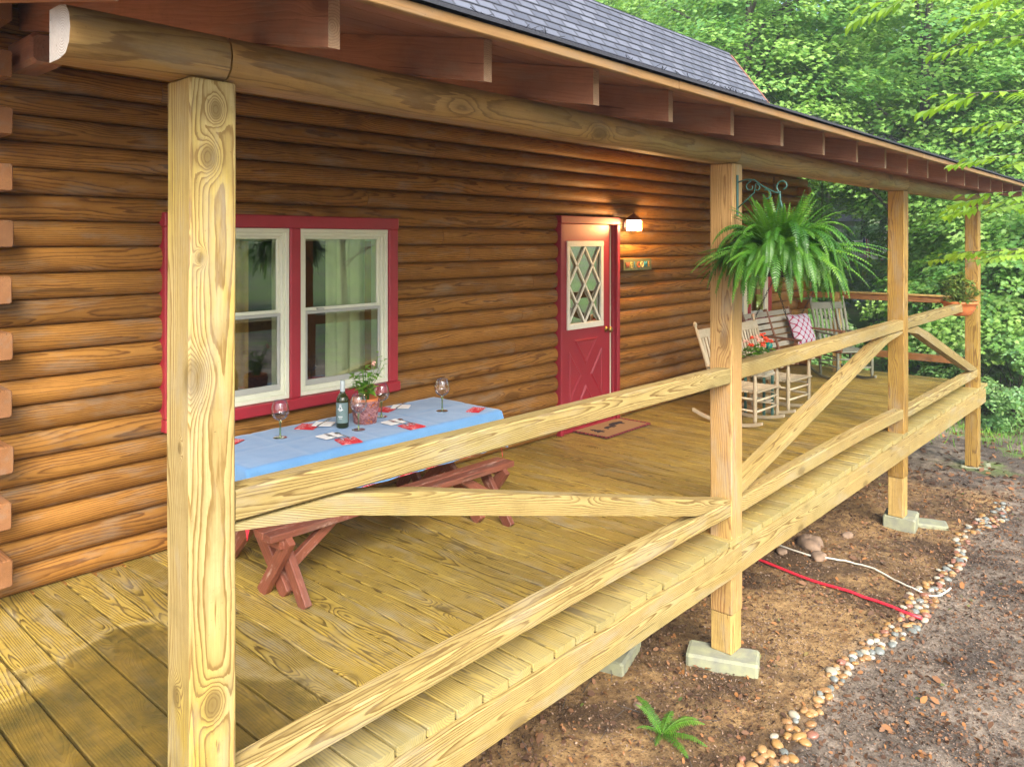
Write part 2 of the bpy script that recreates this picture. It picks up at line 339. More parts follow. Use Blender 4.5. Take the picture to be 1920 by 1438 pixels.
def mk_shingle():
    N=NT('slate_blue_shingles'); wc=N.attr('wc'); tint=N.attr('tint','Fac')
    br=N.n('TexBrick'); N.l(wc,br.inputs['Vector']); br.inputs['Scale'].default_value=1.
    br.inputs['Color1'].default_value=(.045,.055,.080,1); br.inputs['Color2'].default_value=(.13,.145,.185,1); br.inputs['Mortar'].default_value=(.012,.014,.02,1)
    br.inputs['Mortar Size'].default_value=.018; br.inputs['Brick Width'].default_value=.26; br.inputs['Row Height'].default_value=.127; br.offset=.5
    g=N.noise(wc,90,3,.7); c=N.mix(N.math('MULTIPLY',g,.4),br.outputs[0],(.15,.16,.20)); g2=N.noise(wc,2.2,4); c=N.mix(N.ramp(g2,[(.45,0.),(.75,.4)]),c,(.05,.055,.075))
    N.set(Base_Color=c,Roughness=.85); N.bump(N.math('MULTIPLY_ADD',g,.3,br.outputs['Fac']),.5,.004); return N.m
M['shingle']=mk_shingle()
def mk_cloth():
    N=NT('blue_tablecloth'); tc=N.n('TexCoord').outputs['Object']; n1=N.noise(tc,260,2); n2=N.noise(tc,5,4)
    c=N.mix(n1,(.06,.19,.40),(.12,.29,.53)); c=N.mix(N.ramp(n2,[(.4,0.),(.7,.25)]),c,(.19,.38,.60)); N.set(Base_Color=c,Roughness=.85); N.b.inputs['Sheen Weight'].default_value=.3
    N.bump(N.math('ADD',N.math('MULTIPLY',n2,3.),n1),.4,.003); return N.m
M['cloth']=mk_cloth()
def mk_bandana(name='red_bandana_print'):
    N=NT(name); tc=N.n('TexCoord').outputs['Object']; v=N.n('TexVoronoi'); N.l(tc,v.inputs['Vector']); v.inputs['Scale'].default_value=62
    r=N.math('FRACT',N.math('MULTIPLY',v.outputs['Distance'],2.6)); f=N.ramp(r,[(.62,0.),(.68,.85),(.86,.85),(.92,0.)])
    nz=N.noise(tc,25,2); f=N.math('MULTIPLY',f,N.ramp(nz,[(.45,0.),(.55,1.)]))
    c=N.mix(f,(.62,.02,.035),(.85,.75,.72)); N.set(Base_Color=c,Roughness=.85); return N.m
M['bandana']=mk_bandana()
def mk_wicker():
    N=NT('mauve_wicker'); tc=N.n('TexCoord').outputs['Object']; nz=N.noise(tc,60,3); c=N.mix(N.attr('tint','Fac'),(.16,.045,.06),(.50,.26,.26)); N.set(Base_Color=c,Roughness=.7); return N.m
M['wicker']=mk_wicker()
def mk_cushion():
    N=NT('magenta_lattice_cushion'); wc=N.attr('wc'); sp=N.n('SeparateXYZ'); N.l(wc,sp.inputs[0])
    a=N.math('SINE',N.math('MULTIPLY',N.math('ADD',sp.outputs[0],sp.outputs[1]),27.)); b=N.math('SINE',N.math('MULTIPLY',N.math('SUBTRACT',sp.outputs[0],sp.outputs[1]),27.))
    f=N.math('MULTIPLY',N.math('ABSOLUTE',a),N.math('ABSOLUTE',b)); f=N.ramp(f,[(.16,0.),(.20,1.)])
    f=N.math('MULTIPLY',f,sp.outputs[2]); N.set(Base_Color=N.mix(f,(.30,.01,.07),(.44,.43,.50)),Roughness=.85); return N.m
M['cushion']=mk_cushion()
def mk_ground():
    N=NT('ground_soil'); g=N.n('NewGeometry').outputs['Position']; sp=N.n('SeparateXYZ'); N.l(g,sp.inputs[0])
    n1=N.noise(g,1.6,5,.62); n2=N.noise(g,14,5,.7); n3=N.noise(g,70,4,.7); n4=N.noise(g,.25,3)
    dirt=N.mix(N.ramp(n2,[(.3,0.),(.7,1.)]),(.13,.065,.026),(.46,.30,.13)); dirt=N.mix(N.ramp(n1,[(.46,0.),(.60,.8)]),dirt,(.05,.03,.018)); dirt=N.mix(N.ramp(n3,[(.57,0.),(.66,.6)]),dirt,(.03,.018,.01))
    gr=N.mix(N.ramp(n2,[(.3,0.),(.7,1.)]),(.07,.053,.038),(.35,.285,.215)); gr=N.mix(N.ramp(n1,[(.42,0.),(.60,.75)]),gr,(.035,.027,.022)); gr=N.mix(N.ramp(n3,[(.56,0.),(.66,.7)]),gr,(.38,.32,.29))
    yy=N.math('MULTIPLY_ADD',n1,.5,sp.outputs[1]); xx=N.math('MULTIPLY_ADD',n1,1.5,sp.outputs[0])
    path=N.ramp(N.math('SUBTRACT',1.95,yy),[(0,0.),(.12,1.)]); far=N.ramp(N.math('SUBTRACT',xx,10.1),[(0,0.),(.9,1.)]); path=N.math('MAXIMUM',path,far)
    c=N.mix(path,dirt,gr)
    moss=N.ramp(N.noise(g,.9,4,.6),[(.5,0.),(.62,1.)]); fx=N.ramp(N.math('SUBTRACT',xx,11.6),[(0,0.),(.5,1.)]); grass=N.mix(n2,(.06,.13,.02),(.20,.32,.06)); c=N.mix(N.math('MULTIPLY',moss,fx),c,grass)
    f2=N.ramp(N.math('MULTIPLY',N.math('SUBTRACT',xx,14.),.25),[(0,0.),(1,1.)]); c=N.mix(N.math('MULTIPLY',f2,N.ramp(n4,[(.35,.3),(.6,1.)])),c,grass)
    N.set(Base_Color=c,Roughness=.9); N.b.inputs['Specular IOR Level'].default_value=.25
    N.bump(N.math('ADD',n2,N.math('MULTIPLY',n3,.6)),.9,.02); return N.m
M['ground']=mk_ground()
# ------------------------------------------------------------------ key dimensions
W=4.53; DE=2.17; CR=.136
# ================================================================== ground
def gz(x,y):
    z=-.80-.028*min(max(x-4.5,-6),9)
    if y<1.6: z-=.03*min(1.6-y,3)
    if y>3: z+=.03*min(y-3,3)
    d=math.hypot(x,y)
    if d<20: z+=.035*noise.noise((x*1.1,y*1.1,0))+.018*noise.noise((x*4,y*4,3))+.008*noise.noise((x*13,y*13,5))
    if d>40: z+=(d-40)*.09
    return z
def axis(a,b,step,lo,hi):
    l=list(np.arange(a,b,step)); g=step; x=a
    while x>lo: g*=1.35; x-=g; l.insert(0,x)
    g=step; x=l[-1]
    while x<hi: g*=1.35; x+=g; l.append(x)
    return l
xs=axis(1.5,14,.07,-110,150); ys=axis(-1.2,4.4,.07,-110,150)
gv=[(x,y,gz(x,y)) for x in xs for y in ys]; ny=len(ys)
gf=[(i*ny+j,(i+1)*ny+j,(i+1)*ny+j+1,i*ny+j+1) for i in range(len(xs)-1) for j in range(ny-1)]
mb=MB(); mb.add(gv,gf,smooth=True); tag(mb.build('ground',M['ground']),kind='structure')
# road beyond the yard
mb=MB(); rp=[]
for i in range(25):
    s=i/24; a=Vector((22+s*26,30-s*44,0)); n=Vector((44,26,0)).normalized(); bend=3*sin(s*3)
    for q in (-2.6,2.6):
        p=a+n*(q+bend); rp.append((p.x,p.y,gz(p.x,p.y)+.02 if math.hypot(p.x,p.y)<40 else gz(p.x,p.y)+.05))
mb.add(rp,[(2*i,2*i+1,2*i+3,2*i+2) for i in range(24)],smooth=True)
tag(mb.build('road',plain('grey_road',(.30,.30,.32),.85,var=.1,vs=2)),kind='structure')
# ================================================================== cabin
XL,XR=-1.2,11.3
cabin=thing('log_cabin','orange brown log cabin with red framed windows, red door and blue grey shingle roof','cabin',(XL,W,0))
ops=[(2.08,3.66,.76,1.90),(5.72,6.52,0.02,1.965),(8.96,10.17,.77,1.90)]
prof=[]
for i in range(9):
    a=-pi/2+pi*i/8; prof.append((W+.045-.062*cos(a)**.75 if cos(a)>1e-6 else W+.045, CR/2*sin(a)))
mb=MB(); NLOG=23
for c in range(NLOG):
    zc=(c+.5)*CR; z0,z1=c*CR+.012,(c+1)*CR-.012
    segs=[(XL, XR+.28 if c%2 else XR)]
    for (a,b,l,h) in ops:
        if z1>l and z0<h:
            ns=[]
            for (s0,s1) in segs:
                if a>s0 and b<s1: ns+= [(s0,a),(b,s1)]
                else: ns.append((s0,s1))
            segs=ns
    off=(rnd(0,80), -W+rnd(-.03,.03), rnd(-.04,.04)-zc); t=random.random(); wob=rnd(-.003,.003)
    joints=[rnd(2,4.5), rnd(6.5,9)] if c%2 else [rnd(4,6)]
    for (s0,s1) in segs:
        cuts=[s0]+[j for j in joints if s0+.3<j<s1-.3]+[s1]
        for q in range(len(cuts)-1):
            a,b=cuts[q]+(.0015 if q else 0),cuts[q+1]-.0015; n=max(1,int((b-a)/.5)); vs=[];wc=[]
            o2=(off[0]+q*17.3,off[1]+q*.02,off[2])
            for i in range(n+1):
                x=a+(b-a)*i/n
                for (py,pz) in prof:
                    vs.append((x,py+wob+.004*noise.noise((x*.8,c*3.1,0)),zc+pz+.002*noise.noise((x,c,4)))); wc.append((x+o2[0],py+o2[1],zc+pz+o2[2]))
            m=len(prof); fs=[(i*m+j,(i+1)*m+j,(i+1)*m+j+1,i*m+j+1) for i in range(n) for j in range(m-1)]
            mb.add(vs,fs,wc,t,0,True)
            for i0,rev in ((0,0),(n,1)):
                vs2=[vs[i0*m+j] for j in range(m)]+[(vs[i0*m][0],W+.12,zc+CR/2),(vs[i0*m][0],W+.12,zc-CR/2)]
                wc2=[wc[i0*m+j] for j in range(m)]+[(wc[i0*m][0],W+.12+o2[1],zc+CR/2+o2[2]),(wc[i0*m][0],W+.12+o2[1],zc-CR/2+o2[2])]
                f=tuple(range(m+2)); mb.add(vs2,[f if not rev else tuple(reversed(f))],wc2,t,1)
# backing panels behind the grooves, around the openings
def wall_panels(mb,y0,y1,zt):
    xs_=[XL]+[v for o in ops for v in (o[0],o[1])]+[XR]
    for i in range(len(xs_)-1):
        a,b=xs_[i],xs_[i+1]
        if i%2==0: mb.box(a,b,y0,y1,0,zt,bev=.001)
        else:
            o=ops[i//2]
            if o[2]>.1: mb.box(a,b,y0,y1,0,o[2],bev=.001)
            mb.box(a,b,y0,y1,o[3],zt,bev=.001)
wall_panels(mb,W+.05,W+.14,NLOG*CR)
mb.box(XR-.14,XR,W+.14,W+6,0,NLOG*CR,bev=.001,mat=0)
# far corner: crossing log ends of the alternate courses
mb.build('log_wall',[M['log'],M['log_end']],cabin)
mb=MB(); mb.box(XL,XR,W-.03,W+.05,-.12,-.001,bev=.004,tint=.1); mb.build('sill_board',M['log'],cabin)
for c in range(1,22,2):      # ends of the inner cross wall standing out at the left
    mb=MB(); z0=c*CR+.006; mb.timber((1.125+rnd(-.006,.006),W-.215+rnd(-.01,.01),z0+CR/2-.008),(1.125,W+.04,z0+CR/2-.008),.135,CR*.97,n=2,bev=.008,off=(rnd(0,30),rnd(-.02,.02),rnd(-.09,.09)))
    mb.build('corner_log_end',[M['log_end']],cabin)
for c in range(0,22,2):
    mb=MB(); mb.timber((XR-.02,W-.16,(c+.5)*CR),(XR-.02,W+.04,(c+.5)*CR),.13,CR*.95,n=1,bev=.02,tint=.2); mb.build('corner_log_end',M['log'],cabin)
# rooms behind the glass
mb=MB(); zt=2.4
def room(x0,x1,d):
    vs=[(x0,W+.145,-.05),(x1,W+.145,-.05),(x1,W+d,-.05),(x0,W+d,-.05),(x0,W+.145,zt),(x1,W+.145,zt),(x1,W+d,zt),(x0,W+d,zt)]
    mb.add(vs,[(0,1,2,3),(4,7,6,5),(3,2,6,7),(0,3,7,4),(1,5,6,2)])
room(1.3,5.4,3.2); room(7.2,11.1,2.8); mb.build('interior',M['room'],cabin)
def drape(name,x0,x1,z0,z1,y,mat,par,amp=.02,fr=55,n=60):
    mb=MB(); vs=[]
    for i in range(n+1):
        x=x0+(x1-x0)*i/n; yy=y+amp*sin(fr*(x-x0))+amp*.5*sin(fr*.37*x+1)
        for z in (z0,(z0+z1)/2,z1): vs.append((x,yy+(.01*sin(x*31) if z==z0 else 0),z))
    mb.add(vs,[(3*i+j,3*i+3+j,3*i+4+j,3*i+1+j) for i in range(n) for j in range(2)],smooth=True); return mb.build(name,mat,par)
def window(x0,x1,z0,z1,units,split,label=None):
    wn=bpy.data.objects.new('window',None); COL.objects.link(wn); wn.parent=cabin; wn.location=(x0-XL,0,z0)
    T=.082; mb=MB()
    yf=W-.052; yb=W+.10
    mb.box(x0-.002,x1+.002,yf-.004,yb,z1-T,z1,tint=.4,bev=.006); mb.box(x0,x0+T,yf,yb,z0+T*.9,z1-T-.001,tint=.5,bev=.006,along=2); mb.box(x1-T,x1,yf,yb,z0+T*.9,z1-T-.001,tint=.5,bev=.006,along=2)
    mb.box(x0-.006,x1+.006,yf-.022,yb,z0,z0+T*.9-.001,tint=.6,bev=.008)
    iw=(x1-x0-2*T)
    us=[]
    if units==2:
        m=.078; uw=(iw-m)/2; us=[(x0+T,x0+T+uw),(x1-T-uw,x1-T)]; mb.box(x0+T+uw,x1-T-uw,yf+.004,yb,z0+T*.9,z1-T-.001,tint=.5,bev=.006,along=2)
    else: us=[(x0+T,x1-T)]
    mb.build('red_trim',M['red'],wn)
    for (a,b) in us:
        zb,zt_=z0+T*.9,z1-T; mb=MB(); F=.052
        def ring(mb,a,b,zb,zt,f,y0,y1,fb=None):
            fb=fb or f
            mb.box(a,b,y0,y1,zt-f,zt,bev=.003,tint=.5); mb.box(a,b,y0,y1,zb,zb+fb,bev=.003,tint=.5)
            mb.box(a,a+f,y0,y1,zb+fb,zt-f,bev=.003,tint=.5,along=2); mb.box(b-f,b,y0,y1,zb+fb,zt-f,bev=.003,tint=.5,along=2)
        ring(mb,a+.002,b-.002,zb+.002,zt_-.002,.028,yf+.016,yb); ring(mb,a+.03,b-.03,zb+.03,zt_-.03,.022,yf+.03,yb,.03)
        mb.build('window_frame',M['cream'],wn)
        A,B,Z0,Z1=a+.052,b-.052,zb+.06,zt_-.052; zm=Z0+(Z1-Z0)*split
        mb=MB(); ring(mb,A,B,zm-.012,Z1,.018,W+.006,W+.03,.032); mb.build('upper_sash',M['cream'],wn)
        mb=MB(); ring(mb,A,B,Z0,zm,.022,W-.012,W+.005,.038); mb.box(A+.1,A+.15,W-.02,W+.01,zm+.002,zm+.014,tint=.5); mb.build('lower_sash',M['grey_vinyl'],wn)
        mb=MB(); mb.box(A+.018,B-.018,W+.016,W+.020,zm+.02,Z1-.018,bev=.0005); mb.build('pane',M['pane'],wn)
        mb=MB(); mb.box(A+.022,B-.022,W-.005,W-.001,Z0+.038,zm-.022,bev=.0005); mb.build('pane',M['pane'],wn)
    return wn
w1=window(2.0,3.72,.70,1.965,2,.50)
w2=window(8.9,10.23,.71,1.965,2,.50)
drape('curtain',3.30,3.72,.3,2.05,W+.27,M['curtain'],w1,.022,60); drape('curtain',3.62,3.82,.3,2.05,W+.22,M['curtain_gold'],w1,.01,70)
drape('curtain',2.55,2.70,.3,2.05,W+.27,M['curtain_gold'],w1,.012,60); drape('curtain',2.02,2.26,.3,2.05,W+.27,M['curtain'],w1,.02,60)
drape('curtain_valance',2.0,3.72,1.80,2.05,W+.20,M['curtain'],w1,.012,70,140)
drape('curtain',2.95,3.02,.3,2.05,W+.27,M['curtain_gold'],w1,.01,60)
drape('curtain',8.95,9.15,.3,2.05,W+.27,M['curtain'],w2,.02,60)
# door, set back in its opening
door=bpy.data.objects.new('door',None); COL.objects.link(door); door.parent=cabin; door.location=(5.72-XL,0,0)
fr=bpy.data.objects.new('door_frame',None)
mb=MB(); x0,x1=5.64,6.60
mb.box(x0,x1,W-.058,W+.13,1.962,2.035,bev=.005,tint=.6); mb.box(x0,x0+.05,W-.055,W+.13,0.002,1.961,bev=.005,tint=.6,along=2); mb.box(x1-.05,x1,W-.055,W+.13,0.002,1.961,bev=.005,tint=.6,along=2)
mb.box(x0+.05,x0+.075,W-.02,W+.13,0.002,1.961,bev=.003,tint=.5,along=2); mb.box(x1-.08,x1-.05,W-.02,W+.13,.002,1.961,bev=.003,tint=.3,along=2); mb.box(x0+.05,x1-.05,W-.035,W+.13,.003,.03,bev=.004,tint=.2)
mb.build('door_frame',M['door_red'],door)
dx0,dx1=5.716,6.50; dy=W+.005
gx0,gx1,gz0,gz1=dx0+.10,dx1-.14,.98,1.78
mb=MB(); mb.box(dx0,dx1,dy,dy+.04,.03,gz0,bev=.002,tint=.5); mb.box(dx0,dx1,dy,dy+.04,gz1,1.96,bev=.002,tint=.5)
mb.box(dx0,gx0,dy,dy+.04,gz0,gz1,bev=.001,tint=.5,along=2); mb.box(gx1,dx1,dy,dy+.04,gz0,gz1,bev=.001,tint=.5,along=2)
px0,px1,pz0,pz1=dx0+.12,dx1-.14,.16,.86; cx,cz=(px0+px1)/2,(pz0+pz1)/2
for (a,b,c_) in (((px0+.07,pz1),(px1-.07,pz1),(cx,cz+.09)),((px0+.07,pz0),(px1-.07,pz0),(cx,cz-.09)),((px0,pz0+.1),(px0,pz1-.1),(cx-.07,cz)),((px1,pz0+.1),(px1,pz1-.1),(cx+.07,cz))):
    P=[Vector((q[0],0,q[1])) for q in (a,b,c_)]; g=(P[0]+P[1]+P[2])/3
    inn=[q+(g-q)*.16 for q in P]; in2=[q+(g-q)*.30 for q in P]
    vs=[(q.x,dy-.001,q.z) for q in P]+[(q.x,dy-.012,q.z) for q in inn]+[(q.x,dy-.006,q.z) for q in in2]
    fs=[(i,(i+1)%3,3+(i+1)%3,3+i) for i in range(3)]+[(3+i,3+(i+1)%3,6+(i+1)%3,6+i) for i in range(3)]+[(6,7,8)]
    mb.add(vs,fs,None,.5)
slab=mb.build('door_panel',M['door_red'],door)
mb=MB(); mb.box(gx0,gx1,dy+.018,dy+.022,gz0,gz1,bev=.0005); mb.build('pane',mk_glass('amber_door_glass',.14,.6,(.62,.50,.22)),door)
mb=MB(); f=.035
mb.box(gx0-.02,gx1+.02,dy-.014,dy+.012,gz1-f,gz1+.02,bev=.004,tint=.5); mb.box(gx0-.02,gx1+.02,dy-.014,dy+.012,gz0-.02,gz0+f,bev=.004,tint=.5)
mb.box(gx0-.02,gx0+f-.01,dy-.013,dy+.012,gz0+f,gz1-f,bev=.004,tint=.5,along=2); mb.box(gx1-f+.01,gx1+.02,dy-.013,dy+.012,gz0+f,gz1-f,bev=.004,tint=.5,along=2)
ax0,ax1,az0,az1=gx0+.022,gx1-.022,gz0+f,gz1-f; aw,ah=ax1-ax0,az1-az0
def seg(p,q,k):
    mb.timber((p[0],dy+.002+k*.003,p[1]),(q[0],dy+.002+k*.003,q[1]),.019,.016,up=(0,1,0),bev=.002,tint=.5)
H=lambda u,v:(ax0+aw*u,az0+ah*v)
for a,b,k in ((H(.5,1),H(0,.5),0),(H(0,.5),H(.5,0),1),(H(.5,1),H(1,.5),1),(H(1,.5),H(.5,0),0),(H(0,1),H(1,0),0),(H(1,1),H(0,0),1)):
    seg(a,b,k)
mb.build('lattice',M['white_paint'],door)
mb=MB(); mb.lathe([(.028,0),(.03,.006),(.012,.012),(.012,.03),(.026,.04),(.031,.055),(.024,.07),(.002,.074)],16)
for i,(a,b,c_) in enumerate(mb.v): mb.v[i]=(dx1-.065+a,dy-c_,.92+b)
mb.build('door_knob',M['brass'],door)
mb=MB(); mb.box(dx1+.001,dx1+.012,dy-.006,dy+.03,.03,1.955,bev=.001,along=2); mb.build('weather_strip',M['cream'],door)
# steep upper roof (gambrel slope) with lapped shingle courses
def slope(mb,y0,z0,y1,z1,x0,x1,exp_=.127,mat=0):
    L=math.hypot(y1-y0,z1-z0); n=int(L/exp_); dy_,dz_=(y1-y0)/L,(z1-z0)/L; ny_,nz_=-dz_,dy_
    nx=40
    for i in range(n+1):
        s0=i*exp_; s1=min(L,s0+exp_); vs=[];wc=[]
        for q in range(nx+1):
            x=x0+(x1-x0)*q/nx; jt=.0025*noise.noise((x*5,i*2.3,0))
            for (s,t) in ((s0,0.0),(s0,.011+jt),(s1,.003)):
                vs.append((x,y0+dy_*s+ny_*t,z0+dz_*s+nz_*t)); wc.append((x,s,0))
        mb.add(vs,[(3*q+j,3*q+3+j,3*q+4+j,3*q+1+j) for q in range(nx) for j in range(2)],wc)
mb=MB(); RY0,RZ0=4.46,3.02; RY1,RZ1=5.80,4.80
slope(mb,RY0,RZ0,RY1,RZ1,XL-2,11.62); slope(mb,RY1,RZ1,RY1+2.6,RZ1+1.1,XL-2,11.62)
mb.build('shingled_roof',M['shingle'],cabin)
mb=MB()
mb.timber((11.59,RY0,RZ0-.09),(11.59,RY1,RZ1-.09),.03,.15,n=1); mb.timber((11.59,RY1,RZ1-.09),(11.59,RY1+2.6,RZ1+1.01),.03,.15,n=1); mb.build('rake_board',M['sheath'],cabin)
mb=MB(); mb.add([(XR,W+.1,2.9),(XR,W+6,2.9),(XR,W+6,5.4),(XR,RY1+.1,4.65),(XR,W+.14,3.0)],[(0,1,2,3,4)]); mb.build('gable_wall',M['log'],cabin)
# ================================================================== porch
porch=thing('covered_porch','long timber porch with four posts, log beams, rafters and pale plank deck','porch',(1.1,DE,-.8))
mb=MB(); x=-.62; i=0
while x<11.28:
    bw=.139 if random.random()>.12 else .142; g=.009+rnd(0,.004)
    y0=DE-.006+rnd(-.006,.006); t=random.random()
    if x<.78 and x+bw>.7: g=.012
    mb.timber((x+bw/2,y0,-.018+rnd(-.001,.001)),(x+bw/2,W+.03,-.018+rnd(-.001,.001)),bw,.036,n=3,bev=.003,off=(rnd(0,90),rnd(-.05,.05),rnd(-.06,-.01)),tint=t,jit=.0015)
    x+=bw+g
mb.build('deck_floor',M['deck'],porch)
mb=MB()
for y in (2.6,3.1,3.6,4.1,4.5): mb.box(-.6,11.2,y,y+.04,-.19,-.038,bev=.002,tint=.1)
mb.build('joist',M['pine_base'],porch)
PX=[1.110,4.456,7.94,10.99]; PW=.143
for (a,b) in ((-.7,1.11),(1.112,4.455),(4.459,7.94),(7.943,11.2)):
    mb=MB(); mb.timber((a,DE-.012,-.122),(b,DE-.012,-.122),.035,.168,n=8,bev=.003,jit=.004,off=(rnd(0,50),.04,rnd(-.05,.0))); mb.build('rim_board',M['pine'],porch)
mb=MB(); mb.timber((11.22,DE,-.10),(11.22,W,-.10),.035,.17); mb.build('rim_board',M['pine_base'],porch)
BASEZ=[-.70,-.70,-.79,-.97]
for i,X in enumerate(PX):
    mb=MB(); o=(10. if i==0 else rnd(0,50),(-.02,.03,.01,-.03)[i],(-.075,.05,-.06,.04)[i])
    lz=(-.42,-.46,-.42,-.97)[i]
    mb.timber((X,DE+PW/2+.001,lz+(.002 if i<3 else 0)),(X,DE+PW/2+.001,2.268),PW,PW,up=(0,1,0),n=10,bev=.005,jit=.005,off=o,tint=(.8,.5,.35,.25)[i])
    p=mb.build('post',M[('pine_post','pine_orange','pine_gold','pine_gold')[i]],porch)
    if i<3:
        mb=MB(); mb.timber((X+.004,DE+PW/2+.004,BASEZ[i]),(X+.004,DE+PW/2+.004,lz),PW-.006,PW-.006,up=(0,1,0),n=2,bev=.006,off=(o[0]+5,o[1],o[2])); mb.build('post_foot',M['pine_base'],p)
# railings between posts
RY_=DE+.05
zt=[(1.058,1.035),(1.045,1.062),(1.062,1.085)]
for i in range(3):
    a=PX[i]+PW/2+.001; b=PX[i+1]-PW/2-.001
    rl=bpy.data.objects.new('railing',None); COL.objects.link(rl); rl.parent=porch; rl.location=(a-1.1,0,0)
    def sag(name,z0,z1,sg,h=.09,d=.09,mat=M['pine'],yo=0):
        mb=MB(); n=10; of=(rnd(0,60),rnd(-.03,.03),rnd(-.08,.02)); sd_=rnd(0,99)
        for q in range(1): pass
        vs=[];wc=[];bev=.006
        cs=[(d/2-bev,-h/2),(d/2,-h/2+bev),(d/2,h/2-bev),(d/2-bev,h/2),(-d/2+bev,h/2),(-d/2,h/2-bev),(-d/2,-h/2+bev),(-d/2+bev,-h/2)]
        for q in range(n+1):
            s=q/n; x=a+(b-a)*s; z=z0+(z1-z0)*s+sg*4*s*(1-s)+.003*noise.noise((x*2+sd_,0,0)); yy=RY_+yo+.006*noise.noise((x+sd_,5,0))
            tw=.05*sin(s*3+sd_)
            for (u,v) in cs:
                U=u*cos(tw)-v*sin(tw); V=u*sin(tw)+v*cos(tw); vs.append((x,yy+U,z+V)); wc.append((x+of[0],u+of[1],v+of[2]))
        fs=[(q*8+j,q*8+(j+1)%8,(q+1)*8+(j+1)%8,(q+1)*8+j) for q in range(n) for j in range(8)]+[tuple(reversed(range(8))),tuple(n*8+j for j in range(8))]
        mb.add(vs,fs,wc); return mb.build(name,mat,rl)
    zz=zt[i]; top=sag('top_rail',zz[0]-.048,zz[1]-.048,-.003 if i==0 else -.004,.093); bot=sag('bottom_rail',.17,.185,(.012,.02,.0)[i])
    zA,zB=((1.027,.188),(.285,1.035),(1.04,.195))[i]
    h=.088; mb=MB(); of=(rnd(0,60),.02,rnd(-.06,.02)); vs=[];wc=[]; n=8; L=b-a; sl_=(zB-zA)/L; hv=h*sqrt(1+sl_*sl_)/2; d=.084
    top_=lambda x:(zz[0]+(zz[1]-zz[0])*(x-a)/L)-.103
    for q in range(n+1):
        s=q/n; x=a+L*s; z=zA+(zB-zA)*s
        up_=min(z+hv,top_(x)-.002); lo=max(z-hv,.222)
        if up_<lo+.02: 
            if z>.6: lo=up_-.02
            else: up_=lo+.02
        for (u,zz_) in ((d/2,lo),(d/2,up_),(-d/2,up_),(-d/2,lo)):
            vs.append((x,RY_+.002+u,zz_)); wc.append((x+of[0],u+of[1],(zz_-z)+of[2]))
    fs=[(q*4+j,q*4+(j+1)%4,(q+1)*4+(j+1)%4,(q+1)*4+j) for q in range(n) for j in range(4)]+[(3,2,1,0),tuple(n*4+j for j in range(4))]
    mb.add(vs,fs,wc); mb.build('brace',M['pine'],rl)
# railing across the far end
er=bpy.data.objects.new('railing',None); COL.objects.link(er); er.parent=porch; er.location=(11.05-1.1,0,0); er['label']='brown stained railing across the far end of the porch'
ya,yb=DE+PW,W-.03
mb=MB(); mb.timber((11.05,ya,1.05),(11.05,yb,1.05),.09,.08,n=4,tint=.6); mb.build('top_rail',M['pine_brown'],er)
mb=MB(); mb.timber((11.05,ya,1.10),(11.05,3.86,1.10),.14,.02,n=3,tint=1.); mb.build('rail_cap',M['pine_base'],er)
mb=MB(); mb.timber((11.05,ya,.30),(11.05,3.84,.30),.085,.085,n=4,tint=.3); mb.build('bottom_rail',M['pine_brown'],er)
mb=MB(); mb.box(11.0,11.1,3.86,3.95,0,1.095,along=2,tint=.9); mb.build('post',M['pine_base'],er)
mb=MB(); mb.timber((11.05,ya+.02,.97),(11.05,3.84,.36),.07,.085,n=2,tint=.2); mb.build('brace',M['pine_brown'],er)
# log beams on the posts
BY=DE+.03; BZ0=2.27; BH=.138
bprof=[(.072,-.5),(.0,-.5),(-.045,-.44),(-.068,-.26),(-.075,0),(-.068,.26),(-.045,.44),(0,.5),(.072,.5)]
ends=[.715,PX[0]+.045,PX[1]+.01,PX[2]+.02,11.55]
for i in range(4):
    a,b=ends[i]+.003,ends[i+1]-.003; mb=MB(); n=max(2,int((b-a)/.4)); of=(rnd(0,60),-BY+.01,-BZ0-BH/2+rnd(-.02,.02)); vs=[];wc=[]
    for q in range(n+1):
        x=a+(b-a)*q/n; sc=1+.03*noise.noise((x*.6,i,0))
        for (u,v) in bprof:
            p=(x,BY+.02+u*sc,BZ0+BH/2+v*BH*(1 if v<0 else sc)); vs.append(p); wc.append((p[0]+of[0],p[1]+of[1],p[2]+of[2]))
    m=len(bprof); fs=[(q*m+j,q*m+(j+1)%m,(q+1)*m+(j+1)%m,(q+1)*m+j) for q in range(n) for j in range(m)]
    mb.add(vs,fs,wc,.5,0,True)
    mb.add([vs[j] for j in range(m)],[tuple(range(m))],[wc[j] for j in range(m)],.9,1 if i==0 else 0); mb.add([vs[n*m+j] for j in range(m)],[tuple(reversed(range(m)))],[wc[n*m+j] for j in range(m)],.4,0)
    mb.build('log_beam',[M['beam'],M['beam_end']],porch)
mb=MB(); mb.timber((1.30,W-.36,2.72),(1.30,W,2.72),.15,.15,n=2,bev=.02,tint=.2); mb.build('corbel',M['rafter'],porch)
RS=.198
def rz_(y): return 2.34+RS*(y-1.84)
X=1.912-.61*2
